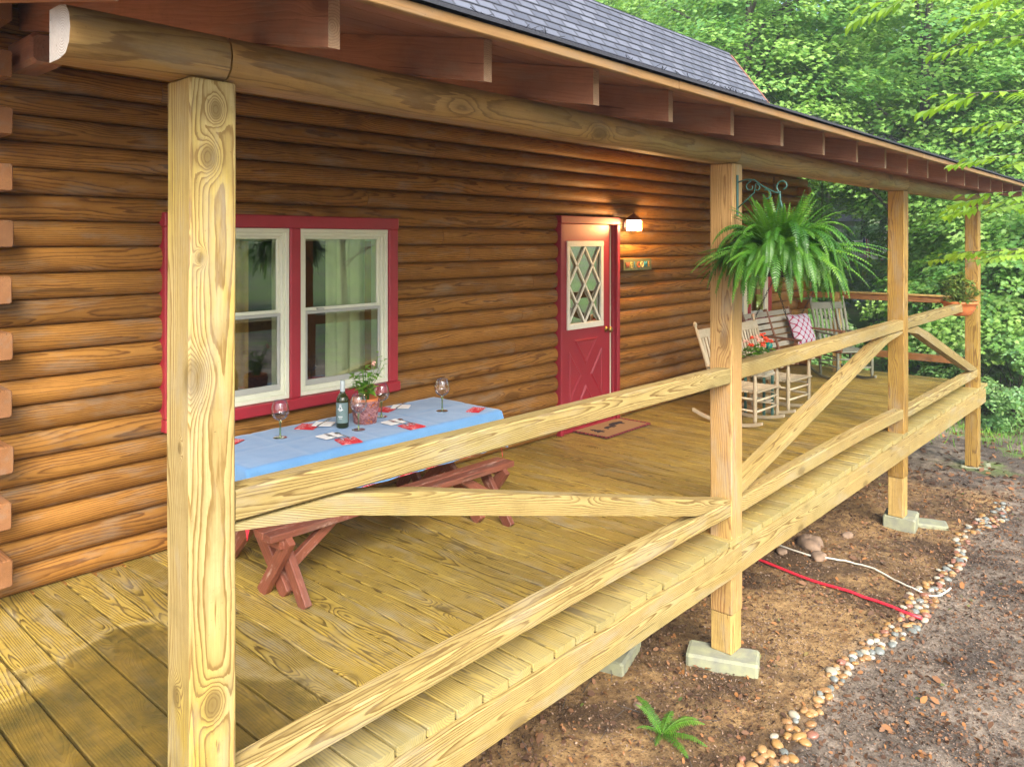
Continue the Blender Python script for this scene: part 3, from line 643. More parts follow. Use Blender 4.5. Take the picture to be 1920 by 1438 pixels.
while X<11.9:
    mb=MB(); xx=X+rnd(-.006,.006); o=(rnd(0,40),0,rnd(-.08,0)); 
    y0,y1=1.84+rnd(-.012,.012),W+.02; vs=[];wc=[];t=rnd(.3,.8); hw=.0195; n=4
    for q in range(n+1):
        y=y0+(y1-y0)*q/n
        for (u,v) in ((-hw,0),(hw,0),(hw,.142),(-hw,.142)): vs.append((xx+u,y,rz_(y)+v)); wc.append((y+o[0],u+o[1],v+o[2]))
    mb.add(vs,[(q*4+j,(q+1)*4+j,(q+1)*4+(j+1)%4,q*4+(j+1)%4) for q in range(n) for j in range(4)],wc,t)
    mb.add([vs[0],vs[1],vs[2],vs[3]],[(0,1,2,3)],[wc[0],wc[1],wc[2],wc[3]],t,1)
    mb.build('rafter',[M['rafter'],M['rafter_end']],porch); X+=.61
roof=bpy.data.objects.new('porch_roof',None); COL.objects.link(roof); roof.parent=porch
mb=MB(); y=1.70; X0,X1=.60,12.0     # roof boards running along the porch
while y<W+.1:
    y1=y+.235; z0,z1=rz_(y)+.144,rz_(y1)+.144; o=rnd(0,50); t=rnd(.2,.9)
    vs=[(X0,y,z0),(X1,y,z0),(X1,y1-.003,z1),(X0,y1-.003,z1),(X0,y,z0+.018),(X1,y,z0+.018),(X1,y1-.003,z1+.018),(X0,y1-.003,z1+.018)]
    wc=[(v[0]+o,v[1]-y-.1,v[2]-z0+.02) for v in vs]
    mb.add(vs,[(0,3,2,1),(4,5,6,7),(0,1,5,4),(1,2,6,5),(2,3,7,6),(3,0,4,7)],wc,t); y+=.235
mb.build('roof_boards',M['sheath'],roof)
ze=rz_(1.70)+.144
for (a,b) in ((.58,2.9),(2.903,6.55),(6.553,12.0)):
    mb=MB(); mb.timber((a,1.685,ze-.004),(b,1.685,ze-.004),.028,.036,n=8,jit=.004,bev=.003,tint=.7); mb.build('eave_trim',M['trim'],roof)
mb=MB(); mb.timber((.672,1.70,rz_(1.7)+.085),(.672,W,rz_(W)+.085),.022,.17,n=3,tint=.6); mb.build('rake_board',M['trim'],roof)
mb=MB(); slope(mb,1.655,ze+.018,W,rz_(W)+.165,.60,12.03); 
for k in range(260):   # ragged lower lip with needles and twigs
    x=rnd(.7,11.8); mb.tube([(x,1.66,ze+.032),(x+rnd(-.05,.05),1.65+rnd(-.01,.02),ze+.038+rnd(0,.01))],.0016,4)
mb.build('porch_shingles',M['shingle'],roof)
# concrete footings
def block(x,y,z,L,Wd,Hh,rz,label):
    mb=MB(); n=6; vs=[]
    mb.timber((-L/2,0,Hh/2),(L/2,0,Hh/2),Wd,Hh,n=6,bev=.015,jit=.006)
    for i,p in enumerate(mb.v): q=.008*noise.noise((p[0]*14+x,p[1]*14,p[2]*14)); mb.v[i]=(p[0]*(1+q*3),p[1]*(1+q*4),p[2]+q*.5)
    return at_origin(mb,'concrete_block',M['concrete'],(x,y,z),rz,label=label,cat='concrete block',group='concrete blocks under the porch posts')
block(4.40,2.235,-.83,.42,.20,.13,radians(-68)+0,'long pale concrete block under the second porch post, beside the small ground fern')
block(8.02,2.24,-.94,.30,.28,.15,radians(8),'grey square concrete block directly under the third porch post')
block(8.22,2.06,-1.0,.34,.20,.12,radians(-70),'low mossy concrete block lying beside the footing of the third post')
block(11.05,2.22,-1.10,.36,.34,.13,radians(12),'flat concrete pad under the farthest porch post')
block(1.12,2.24,-.82,.40,.22,.12,radians(20),'concrete block under the nearest porch post, below the deck')
block(4.02,2.75,-.83,.36,.20,.13,radians(15),'mossy concrete block lying in the dirt under the deck')
# ================================================================== porch lamp, sign, mat
LX,LZ=6.745,1.965
lamp=thing('wall_lantern','small lit copper roofed lantern on the log wall right of the red door','lantern',(LX,W-.02,LZ))
mb=MB(); mb.lathe([(.045,0),(.045,.012),(.03,.02),(.0,.022)],16)
for i,(a,b,c_) in enumerate(mb.v): mb.v[i]=(a,-c_+.005,b)
mb.build('wall_plate',M['copper'],lamp,False)
mb=MB(); mb.tube([(0,0,.0),(0,-.05,.05),(0,-.09,.06)],.008,8); mb.build('arm',M['copper'],lamp,False)
mb=MB(); s=.058; cy=-.10
mb.add([(-s*1.3,cy-s*1.3,.045),(s*1.3,cy-s*1.3,.045),(s*1.3,cy+s*1.3,.045),(-s*1.3,cy+s*1.3,.045),(0,cy,.115)],[(3,2,1,0),(0,1,4),(1,2,4),(2,3,4),(3,0,4)]); mb.ball((0,cy,.12),.009)
mb.build('lantern_roof',M['copper'],lamp,False)
mb=MB(); 
for a,b in ((-1,-1),(1,-1),(1,1),(-1,1),(0,-1),(0,1),(1,0),(-1,0)): mb.box(a*s-.003,a*s+.003,cy+b*s-.003,cy+b*s+.003,-.065,.045,bev=.0005,along=2)
for z in (-.068,.008):
    for q in ((-s,s,cy-s-.003,cy-s+.003),(-s,s,cy+s-.003,cy+s+.003),(-s-.003,-s+.003,cy-s,cy+s),(s-.003,s+.003,cy-s,cy+s)): mb.box(q[0],q[1],q[2],q[3],z,z+.006,bev=.0005)
mb.build('cage',M['copper'],lamp,False)
mb=MB(); g=s-.006; mb.box(-g,g,cy-g,cy+g,-.06,.043,bev=.002); mb.build('glass_shade',M['lampglow'],lamp,False)
pl=bpy.data.lights.new('lantern_bulb','POINT'); pl.energy=16; pl.color=(1,.50,.16); pl.shadow_soft_size=.03
plo=bpy.data.objects.new('lantern_bulb',pl); COL.objects.link(plo); plo.location=(LX,W-.02+cy-s-.035,LZ-.02)
sign=thing('welcome_sign','small weathered board reading WELCOME in mixed coloured letters beside the door','sign',(6.90,W-.02,1.555))
mb=MB(); mb.box(-.26,.26,-.05,.0,-.06,.06,bev=.004,tint=.3); mb.build('board',wood('sage_sign_board',(.24,.26,.12),(.17,.20,.09),(.08,.09,.04),freq=90,knots=0),sign,False)
for i,ch in enumerate('WELCOME'):
    cu=bpy.data.curves.new('letter','FONT'); cu.body=ch; cu.size=.085; cu.extrude=.004; cu.align_x='CENTER'; cu.align_y='CENTER'
    to=bpy.data.objects.new('letter_tmp',cu); COL.objects.link(to); dg=bpy.context.evaluated_depsgraph_get(); me=bpy.data.meshes.new_from_object(to.evaluated_get(dg)); bpy.data.objects.remove(to)
    me.materials.append(plain('letter_paint_'+str(i),[(.30,.10,.05),(.55,.50,.20),(.05,.20,.28),(.50,.12,.05),(.58,.52,.28),(.05,.30,.42),(.35,.20,.06)][i],.6))
    lo=bpy.data.objects.new('letter',me); COL.objects.link(lo); lo.parent=sign; lo.location=(-.20+i*.067,-.056,-.002+rnd(-.004,.004)); lo.rotation_euler=(radians(90),0,0); lo.scale=(.82,1,1)
mat_=thing('doormat','tan doormat with dark bear prints and braided dark red border by the door','doormat',(6.225,4.345,.006),radians(1))
mb=MB(); mb.box(-.36,.36,-.215,.215,0,.008,bev=.002); mb.build('mat_field',plain('tan_mat_weave',(.34,.215,.09),.95,var=.15,vs=120),mat_,False)
mb=MB()
for (a,b) in (((-.37,-.225),(.37,-.225)),((.37,-.225),(.37,.225)),((.37,.225),(-.37,.225)),((-.37,.225),(-.37,-.225))):
    n=int(math.dist(a,b)/.022)
    for q in range(n):
        s=(q+.5)/n; c_=(a[0]+(b[0]-a[0])*s,a[1]+(b[1]-a[1])*s); mb.ball((c_[0],c_[1],.008),.014,8,(1.1,1.1,.55),tint=q%2)
mb.build('braided_border',plain('dark_red_braid',(.17,.025,.03),.95,var=.3,tintvar=.4),mat_,False)
def flat(mb,pts,z,s=1,o=(0,0)):
    n=len(pts); vs=[(o[0]+p[0]*s,o[1]+p[1]*s,z) for p in pts]+[(o[0]+p[0]*s,o[1]+p[1]*s,z+.0015) for p in pts]
    mb.add(vs,[tuple(reversed(range(n))),tuple(range(n,2*n))]+[(i,(i+1)%n,n+(i+1)%n,n+i) for i in range(n)],None,.3)
bear=[(-.10,0),(-.075,0),(-.07,.03),(.02,.03),(.03,0),(.055,0),(.06,.04),(.085,.045),(.10,.06),(.095,.075),(.075,.085),(.06,.082),(.0,.095),(-.06,.09),(-.095,.07)]
tree_=[(-.008,0),(.008,0),(.008,.03),(.06,.03),(.025,.07),(.045,.07),(.012,.11),(.03,.11),(0,.16),(-.03,.11),(-.012,.11),(-.045,.07),(-.025,.07),(-.06,.03),(-.008,.03)]
mb=MB(); flat(mb,bear,.0085,1.15,(.15,-.04)); flat(mb,bear,.0085,.75,(-.02,-.05)); flat(mb,tree_,.0085,1.05,(-.22,-.09)); mb.build('printed_motif',M['soot'],mat_,False)
# ================================================================== picnic table group
TX0,TX1,TY0,TY1,TZ=1.985,3.78,3.525,4.155,.68
tb=thing('picnic_table','long red picnic table with crossed legs hidden under the blue cloth','picnic table',((TX0+TX1)/2,(TY0+TY1)/2,0))
mb=MB()
for q in range(4):
    yy=TY0+.015+q*.155; mb.box(TX0+.01,TX1-.01,yy,yy+.14,TZ-.045,TZ-.008,bev=.004)
mb.build('tabletop',M['bench'],tb)
for X in (TX0+.2,TX1-.2):
    for s,dx in ((1,0),(-1,.045)):
        c_=(TY0+TY1)/2; mb=MB(); mb.timber((X+dx,c_-.34*s,.01),(X+dx,c_+.27*s,TZ-.05),.04,.085,up=(0,1,0),bev=.004); mb.build('leg',M['bench'],tb)
def cloth(mb,x0,x1,y0,y1,z,drop,nx=70,ny=26,seed=0,wave=.012,corner=True):
    ext=drop+.0; P={}
    us=[x0-ext+(x1-x0+2*ext)*i/nx for i in range(nx+1)]; vs_=[y0-ext+(y1-y0+2*ext)*j/ny for j in range(ny+1)]
    out=[]
    for u in us:
        for v in vs_:
            cx_=min(max(u,x0),x1); cy_=min(max(v,y0),y1); ox,oy=u-cx_,v-cy_; d=math.hypot(ox,oy)
            if d<1e-6: out.append((u,v,z+.0025+.003*noise.noise((u*7,v*7,seed))+.0015*noise.noise((u*19,v*23,seed))-.003*sum(exp(-((u-c_)/.012)**2) for c_ in (2.35,2.80,3.25))-.003*exp(-((v-3.84)/.012)**2))); continue
            dd=max(abs(ox),abs(oy)) if not(ox and oy and corner) else d
            nx_,ny_=(ox/d,oy/d); r=.012
            fold=wave*(1+1.2*(1 if (ox and oy) else 0))*sin((u+v*1.0)*26+3*noise.noise((u*3,v*3,seed)))*min(1,dd/drop)
            a=min(dd/r,pi/2); h=r*sin(a)+.025*dd/drop; zz=z-(r*(1-cos(a))) - max(0,dd-r*pi/2)
            out.append((cx_+nx_*(h+fold),cy_+ny_*(h+fold),zz))
    m=ny+1; mb.add(out,[(i*m+j,(i+1)*m+j,(i+1)*m+j+1,i*m+j+1) for i in range(nx) for j in range(ny)],smooth=True)
mb=MB(); cloth(mb,TX0+.012,TX1-.012,TY0+.012,TY1-.012,TZ-.001,.245,60,24,9,.001)
bo=mb.build('tablecloth',M['bandana']); tag(bo,'red bandana print undercloth hanging below the blue cloth at the near table corner','tablecloth')
mb=MB(); cloth(mb,TX0-.006,TX1+.006,TY0-.006,TY1+.006,TZ+.004,.24,150,60,2,.014,False)
for i,p in enumerate(mb.v):      # soft hanging folds keep clear of the undercloth
    pass
co=mb.build('tablecloth',M['cloth']); tag(co,'sky blue cloth draped over the long picnic table','tablecloth')
ZT=TZ+.0065
def bench(loc,label,hide=False):
    b=thing('bench',label,'bench',loc,0,'red benches of the picnic table'); L=1.77; Wd=.155; H_=.365
    for q in (0,1):
        mb=MB(); yy=-Wd/2+q*(Wd/2+.002); mb.box(-L/2,L/2,yy,yy+Wd/2-.003,H_-.036,H_,bev=.004,off=(rnd(0,20),.02,-.04)); mb.build('seat_board',M['bench'],b,False)
    for sx in (-1,1):
        X=sx*(L/2-.075)
        mb=MB(); mb.box(X-.02,X+.02,-Wd/2+.012,Wd/2-.012,H_-.085,H_-.037,bev=.003); mb.build('cleat',M['bench'],b,False)
        for s in (1,-1):
            mb=MB(); xx=X-sx*(.066 if s>0 else .024); mb.timber((xx,-.165*s,-.004),(xx,.085*s,H_-.037),.038,.07,up=(0,1,0),bev=.004,n=2); mb.build('leg',M['bench'],b,False)
        mb=MB(); mb.timber((X-sx*.09,0,.17),(X-sx*.34,0,H_-.037),.035,.055,up=(1,0,0),bev=.003); mb.build('brace',M['bench'],b,False)
    return b
bench((2.92,3.485,0),'long worn red bench with crossed legs in front of the table')
bench((2.92,4.28,0),'red bench standing between the table and the log wall')
def glass_goblet(x,y,label):
    g=thing('wine_glass',label,'wine glass',(x,y,ZT),rnd(0,3),'balloon wine glasses on the blue cloth'); g.scale=(1.12,1.12,1.03)
    mb=MB(); mb.lathe([(.0005,.0035),(.010,.004),(.030,.0025),(.036,.001),(.0355,0.0),(.0005,.0)],24); mb.build('foot',M['tealglass'],g,False)
    mb=MB(); mb.lathe([(.0075,.004),(.0055,.012),(.0045,.03),(.0048,.07),(.006,.088),(.009,.095)],14); mb.build('stem',M['greenglass'],g,False)
    o=[(.009,.095),(.024,.102),(.037,.115),(.0445,.135),(.046,.150),(.043,.172),(.037,.192),(.0335,.203)]
    mb=MB(); mb.lathe(o+[(r-.0012,z) for r,z in reversed(o[1:])]+[(.0005,.098)],28); mb.build('bowl',M['wineglass'],g,False)
glass_goblet(2.415,3.945,'wine glass nearest the camera, left end of the blue cloth before the window')
glass_goblet(2.825,3.765,'wine glass standing in front of the wicker pot, between it and the bottle')
glass_goblet(3.13,3.935,'wine glass standing behind the wicker pot near the window corner')
glass_goblet(3.505,3.775,'wine glass alone at the far end of the table against the logs')
bt=thing('wine_bottle','dark green wine bottle with slate label and pale cap on the blue cloth','bottle',(2.79,3.875,ZT),radians(215))
mb=MB(); mb.lathe([(.0005,.004),(.030,.002),(.037,.008),(.0375,.16),(.036,.175),(.026,.195),(.0165,.208),(.0145,.22),(.014,.275),(.0005,.277)],28); mb.build('glass_body',M['bottle'],bt,False)
mb=MB(); mb.lathe([(.0148,.213),(.0150,.222),(.0148,.277),(.0135,.282),(.0005,.2825)],20); mb.build('foil_cap',M['foil'],bt,False)
mb=MB(); n=20; vs=[]
for i in range(n+1):
    a=radians(-75+150*i/n); vs+= [(.0381*cos(a),.0381*sin(a),.035),(.0381*cos(a),.0381*sin(a),.155)]
mb.add(vs,[(2*i,2*i+2,2*i+3,2*i+1) for i in range(n)],smooth=True); lb=mb.build('paper_label',M['bottle_label'],bt,False)
mb=MB()
def cyl(u,v): return (.0388*cos(u),.0388*sin(u),v)
def stroke(pts,w=.0016): mb.tube([cyl(u,v) for u,v in pts],w,6)
ox=.0
stroke([(ox+.30*sin(t)*.8,.120+.013*cos(t)) for t in [i*2*pi/14 for i in range(15)]]); stroke([(ox-.42+.84*i/6,.116+.002*sin(i)) for i in range(7)],.002)
stroke([(ox+.12*sin(t),.140+.006*cos(t)) for t in [i*2*pi/10 for i in range(11)]]); stroke([(ox-.34+.68*i/8,.074) for i in range(9)],.0024); stroke([(ox-.22+.50*i/8,.064) for i in range(9)],.0014)
mb.build('label_print',M['label_white'],lb,False)
# wicker pot with plant
pot=thing('potted_plant','leafy green plant in a mauve wicker covered pot beside the wine bottle','potted plant',(2.965,3.885,ZT)); pot.scale=(1.3,1.3,1.3)
mb=MB(); mb.lathe([(.0005,.0),(.042,.0),(.045,.004),(.060,.10),(.061,.118),(.056,.118),(.054,.105),(.0005,.10)],28); mb.build('terracotta_pot',M['terracotta'],pot,False)
mb=MB()
for k in range(320):
    a0=rnd(0,2*pi); z0=rnd(.004,.10); da=rnd(.5,1.1)*random.choice((-1,1)); dz=rnd(-.05,.05); pts=[]
    for i in range(6):
        s=i/5; z=min(max(z0+dz*s+.006*sin(s*5+k),.002),.106); r=.0465+.0155*z/.1+.0018+rnd(0,.003); a=a0+da*s; pts.append((r*cos(a),r*sin(a),z))
    mb.tube(pts,.0021,5,tint=rnd(0,1))
mb.build('wicker_wrap',M['wicker'],pot,False)
def leaf_pts(L,Wd,fold=.15,n=6):
    half=[(0,0)]; 
    for i in range(1,n): s=i/n; half.append((L*s,Wd*.5*sin(pi*s**.8)))
    return half
def add_leaf(mb,p,d,up,L,Wd,curl=.3,tint=None):
    d=Vector(d).normalized(); up=Vector(up); s=d.cross(up)
    if s.length<1e-3: s=d.orthogonal()
    s.normalize(); n=s.cross(d); N_=5; mid=[];lf=[];rt=[]
    for i in range(N_+1):
        t=i/N_; c_=Vector(p)+d*(L*t)-n*(curl*L*t*t); w_=Wd*.5*sin(pi*min(1,t**.75)) if 0<t<1 else 0
        mid.append(c_); lf.append(c_+s*w_+n*w_*.25); rt.append(c_-s*w_+n*w_*.25)
    vs=mid+lf[1:-1]+rt[1:-1]; k=N_+1; m=N_-1
    fs=[(0,k,1),(0,1,k+m)]
    for i in range(1,N_-1): fs+=[(i,k+i-1,k+i,i+1),(i,i+1,k+m+i,k+m+i-1)]
    fs+=[(N_-1,k+m-1,N_),(N_-1,N_,k+2*m-1)]
    mb.add(vs,fs,None,tint,0,True)
mb=MB(); st=MB()
for k in range(17):
    a=rnd(0,2*pi); r=rnd(.01,.07); h=rnd(.06,.15); top=Vector((r*cos(a)*1.2,r*sin(a)*1.2,.11+h)); st.tube([(r*.4*cos(a),r*.4*sin(a),.10),((top.x)*.6,(top.y)*.6,.11+h*.6),top],.0016,5)
    for q in range(5):
        s=.45+.55*q/4; b=rnd(0,2*pi); p=(top.x*s,top.y*s,.105+h*s); add_leaf(mb,p,(cos(b),sin(b),rnd(-.1,.6)),(0,0,1),rnd(.03,.055),rnd(.018,.030),.4)
for k in range(3):
    a=-.5+k*.35; top=Vector((.09*cos(a),.09*sin(a),.27+k*.015)); st.tube([(0,0,.12),top*.7+Vector((0,0,.03)),top],.0012,5)
    for q in range(4): b=rnd(0,6); add_leaf(mb,top*(.75+.08*q)+Vector((0,0,.02)),(cos(b),sin(b),.5),(0,0,1),.03,.013,.3,.95)
mb.build('foliage',M['potleaf'],pot,False); st.build('stem',M['potleaf'],pot,False)
mb=MB(); 
for q in range(5): mb.ball((.07+rnd(-.01,.01),.02+rnd(-.01,.01),.27+rnd(-.008,.008)),.006,6)
mb.build('flower',M['pinkflower'],pot,False)
def napkin(x,y,rz,col,label,s=.13,w_=.10,z=0):
    mb=MB(); n=8; vs=[]
    for lay in range(3):
        e=.003*lay; vs=[]
        for i in range(n+1):
            for j in range(n+1): 
                u,v=-s/2+s*i/n,-w_/2+w_*j/n; vs.append((u*(1-e*6)+e*.4,v*(1-e*4),.001+lay*.0022+.0012*noise.noise((u*40+x*9,v*40,lay))))
        mb.add(vs,[(i*(n+1)+j,(i+1)*(n+1)+j,(i+1)*(n+1)+j+1,i*(n+1)+j+1) for i in range(n) for j in range(n)],smooth=True)
    mb.timber((-s/2+.004,0,.0022),(s/2-.004,0,.0022),w_-.008,.0036,bev=.001)
    return at_origin(mb,'napkin',M['bandana'] if col=='red' else M['white_cloth'],(x,y,ZT+z),rz,label=label,cat='napkin',group='napkins laid on the blue cloth')
def cutlery(x,y,rz,kind,label,z=.009):
    mb=MB(); mb.tube([(-.085,0,.002),(-.04,0,.003),(.0,0,.0045),(.045,0,.004)],[.0042,.0032,.0022,.0024],8)
    if kind=='fork':
        mb.timber((.042,0,.004),(.062,0,.0035),.022,.0016,bev=.0005)
        for q in range(4): mb.timber((.060,-.0093+q*.0062,.0038),(.095,-.0093+q*.0062,.007),.0026,.0014,bev=.0003)
    else:
        mb.ball((.068,0,.005),.016,12,(1.5,.95,.22))
    return at_origin(mb,kind,M['steel'],(x,y,ZT+z),rz,label=label,cat=kind,group='cutlery laid on the napkins')
sets=[('B',2.625,3.590,2.600,3.735,'near the left front edge of the cloth',1),('D',3.085,3.590,3.060,3.730,'at the middle front edge of the cloth',1),
      ('A',2.66,4.045,2.745,4.005,'behind the bottle below the window',0),('C',3.27,4.075,3.375,4.040,'behind the farthest but one glass by the window corner',0)]
for (k,rx,ry_,wx,wy,lb_,cut) in sets:
    a=radians(82 if cut else 30)
    napkin(rx,ry_,a+radians(rnd(-8,8)),'red','red bandana napkin '+lb_,.13,.12); napkin(wx,wy,a+radians(10),'white','white napkin '+lb_,.10,.12,.0075)
    if cut:
        cutlery((rx+wx)/2-.025,(ry_+wy)/2,a+.15,'fork','steel fork on the place setting '+lb_,.0155); cutlery((rx+wx)/2+.025,(ry_+wy)/2-.01,a+.05,'spoon','steel spoon on the place setting '+lb_,.0155)
    else: cutlery(wx,wy,a,'fork','steel fork on the white napkin '+lb_,.016)
napkin(3.665,3.625,radians(25),'red','red bandana napkin alone at the far right end of the cloth',.14,.09)
napkin(2.17,4.05,radians(30),'red','red bandana napkin at the near left end, half hidden by the big post',.13,.10)
# ================================================================== rocking chairs, stand, swing
def rocking_chair(name,label,loc,rz,mw,group):
    c=thing(name,label,'rocking chair',loc,rz,group); wd=.24; sg=lambda s:s
    seatz=.39
    for sx in (-1,1):
        X=sx*wd; mb=MB(); pts=[]
        for i in range(13):
            s=i/12; y=-.31+.74*s; z=.018+ .085*((y-.02)/.40)**2 
            pts.append((X,y,z))
        vs=[];wc=[]
        for p in pts:
            for (u,v) in ((-.014,-.016),(.014,-.016),(.014,.016),(-.014,.016)): vs.append((p[0]+u,p[1],p[2]+v)); wc.append((p[1]+sx,u,v))
        n=len(pts); mb.add(vs,[(i*4+j,(i+1)*4+j,(i+1)*4+(j+1)%4,i*4+(j+1)%4) for i in range(n-1) for j in range(4)]+[(0,1,2,3),tuple(reversed([(n-1)*4+j for j in range(4)]))],wc)
        mb.build('rocker',mw,c,False)
        mb=MB(); mb.tube([(X,-.235,.055),(X,-.235,.10),(X,-.235,.40),(X,-.235,.50),(X,-.235,.585)],[.013,.018,.020,.017,.013],10); mb.build('leg',mw,c,False)
        mb=MB(); mb.tube([(X*.94,.17,.035),(X*.94,.18,.10),(X*.92,.22,.39)],[.013,.018,.019],10); mb.build('leg',mw,c,False)
        mb=MB(); mb.tube([(X*.92,.22,.38),(X*.96,.29,.66),(X,.385,.96),(X,.395,.985),(X,.40,1.0),(X,.405,1.02),(X,.41,1.045),(X,.412,1.058)],[.019,.019,.017,.012,.012,.021,.018,.004],12); mb.build('back_post',mw,c,False)
        mb=MB(); mb.timber((X,-.29,.595),(X*.97,.275,.60),.075,.022,bev=.006,n=3); mb.build('armrest',mw,c,False)
        for z,y0,y1 in ((.19,-.235,.19),(.31,-.235,.205)):
            mb=MB(); mb.tube([(X,y0,z),(X*.96,y1,z)],.011,8); mb.build('stretcher',mw,c,False)
    for z in (.18,.29):
        mb=MB(); mb.tube([(-wd,-.235,z),(wd,-.235,z)],.012,8); mb.build('stretcher',mw,c,False)
    mb=MB(); mb.tube([(-wd*.94,.19,.22),(wd*.94,.19,.22)],.012,8); mb.build('stretcher',mw,c,False)
    mb=MB(); 
    for q in range(9):
        y=-.25+q*.055; mb.timber((-wd-.005,y,seatz-.012*sin(pi*(q+.5)/9)),(wd+.005,y,seatz-.012*sin(pi*(q+.5)/9)),.046,.018,bev=.004)
    mb.build('seat',mw,c,False)
    mb=MB(); mb.timber((-wd,.365,.93),(wd,.365,.93),.022,.095,up=(0,.25,1),bev=.008,n=4); mb.build('back_rail',mw,c,False)
    mb=MB(); mb.timber((-wd,.245,.46),(wd,.245,.46),.022,.05,up=(0,.25,1),bev=.006); mb.build('back_rail',mw,c,False)
    for q in range(7):
        x=-wd+.06+q*(2*wd-.12)/6; mb=MB(); mb.timber((x,.248,.475),(x,.357,.89),.034,.012,up=(0,1,0),bev=.003); mb.build('back_slat',mw,c,False)
    return c
rc=rocking_chair('rocking_chair','cream wooden rocking chair, nearest one, partly behind the second porch post',(7.33,3.50,0),radians(-1),M['rocker'],'rocking chairs on the porch')
rc.scale=(1,1,.93); rc2=dup(rc); rc2.location=(8.11,3.49,0); rc2.rotation_euler=(0,0,radians(-3)); rc2['label']='cream wooden rocking chair next to the potted flowers, right of the nearest chair'
rocking_chair('rocking_chair','grey green rocking chair at the far end of the porch behind the swing',(10.50,3.62,0),radians(-38),M['rocker_dark'],'rocking chairs on the porch')
ps=thing('plant_stand','small grey wooden stand between the two cream rocking chairs','stand',(7.72,3.52,0))
mb=MB(); mb.box(-.125,.125,-.125,.125,.42,.445,bev=.004); mb.build('top',M['swing'],ps,False)
for a in (-1,1):
    for b in (-1,1): mb=MB(); mb.box(a*.10-.012,a*.10+.012,b*.10-.012,b*.10+.012,0,.42,bev=.003); mb.build('leg',M['green_iron'],ps,False)
mb=MB(); mb.box(-.11,.11,-.11,.11,.15,.165); mb.build('shelf',M['swing'],ps,False)
fp=thing('flower_planter','wooden planter of orange red flowers with a teal globe between the cream rocking chairs','flower pot',(7.72,3.52,.445))
mb=MB()
for a,b,c_,d in ((-.11,.11,-.11,-.095),(-.11,.11,.095,.11),(-.11,-.095,-.095,.095),(.095,.11,-.095,.095)): mb.box(a,b,c_,d,0,.14,bev=.003)
mb.box(-.094,.094,-.094,.094,.0,.12,bev=.001); mb.build('planter_box',M['swing'],fp,False)
lf=MB(); fl=MB(); fl2=MB()
for k in range(60):
    a=rnd(0,2*pi); r=rnd(0,.17); h=.14+rnd(0,.16)*(1-r*2); p=Vector((r*cos(a),r*sin(a),h))
    for q in range(4): b=rnd(0,6.3); add_leaf(lf,p,(cos(b),sin(b),rnd(-.2,.7)),(0,0,1),rnd(.03,.06),rnd(.025,.045),.3)
for k in range(15):
    a=rnd(0,2*pi); r=rnd(.02,.15); p=(r*cos(a),r*sin(a),rnd(.26,.40)); lf.tube([(p[0]*.5,p[1]*.5,.15),p],.002,4)
    for q in range(11): (fl if k%4 else fl2).ball((p[0]+rnd(-.022,.022),p[1]+rnd(-.022,.022),p[2]+rnd(-.012,.015)),.010,6,(1,1,.7))
lf.build('foliage',M['potleaf'],fp,False); fl.build('flower',M['flower'],fp,False); fl2.build('flower',M['pinkflower'],fp,False)
mb=MB(); mb.ball((.10,-.06,.27),.042,20); mb.tube([(.10,-.06,.23),(.08,-.04,.12)],.006,6); mb.build('teal_globe',M['teal'],fp,False)
sw=thing('porch_swing','weathered grey slatted porch swing hanging on chains with brown frame','porch swing',(9.42,3.78,.42),radians(-3))
for q in range(8):
    y=-.24+q*.066; mb=MB(); mb.timber((-.62,y,.03-.02*sin(pi*q/7)),(.62,y,.03-.02*sin(pi*q/7)),.052,.018,bev=.003); mb.build('seat_slat',M['swing'],sw,False)
for q in range(6):
    z=.09+q*.075; y=.25+.05+(z-.09)*.32; mb=MB(); mb.timber((-.60,y,z),(.60,y,z),.018,.060,up=(0,.3,1),bev=.003); mb.build('back_slat',M['swing'],sw,False)
for x in (-.61,0,.61):
    mb=MB(); mb.timber((x,-.27,0),(x,.27,-.0),.035,.05); mb.timber((x,.25,-.02),(x,.45,.52),.035,.045,up=(0,1,0)); mb.build('frame',M['swing_dark'],sw,False)
for x in (-.62,.62):
    mb=MB(); mb.timber((x,-.30,.25),(x,.34,.27),.07,.022,bev=.005); mb.timber((x,-.25,0),(x,-.25,.24),.035,.04,up=(0,1,0)); mb.build('armrest',M['swing_dark'],sw,False)
def chain(mb,a,b,n):
    a=Vector(a);b=Vector(b);d=(b-a).normalized(); u=d.orthogonal().normalized(); v=d.cross(u); L=(b-a).length/n
    for i in range(n):
        c_=a+(b-a)*((i+.5)/n); e=u if i%2 else v; mb.tube([c_+d*(L*.62*cos(t))+e*(.010*sin(t)) for t in [k*2*pi/8 for k in range(9)]],.0032,4,caps=False)
for x in (-.64,.64):
    mb=MB(); chain(mb,(x,-.24,.24),(x*1.02,.0,.95),26); chain(mb,(x,.33,.30),(x*1.02,.0,.95),22); chain(mb,(x*1.02,0,.95),(x*1.02,0,2.12),40); mb.build('chain',M['iron'],sw,False)
cu_=thing('cushion','magenta cushion with pale lattice print leaning on the right end of the swing','cushion',(9.90,3.88,.48),radians(-12))
mb=MB(); n=16; vs=[];wc=[]
for side in (1,-1):
    for i in range(n+1):
        for j in range(n+1):
            u,v=-1+2*i/n,-1+2*j/n; t=(max(0,(1-u**4)*(1-v**4)))**.55; pin=1-.07*(u*u*v*v*0+(1-abs(u))*0) 
            x=u*.21*(1-.10*(1-u*u)*0-.08*(v*v)*0)*(1-.06*cos(v*pi/2)); z=v*.21*(1-.06*cos(u*pi/2)); y=side*.075*t
            vs.append((x,y*1.0,z)); wc.append((u*.22,v*.22,1. if side<0 else 0.))
m=(n+1); 
fs=[(i*m+j,(i+1)*m+j,(i+1)*m+j+1,i*m+j+1) for i in range(n) for j in range(n)]
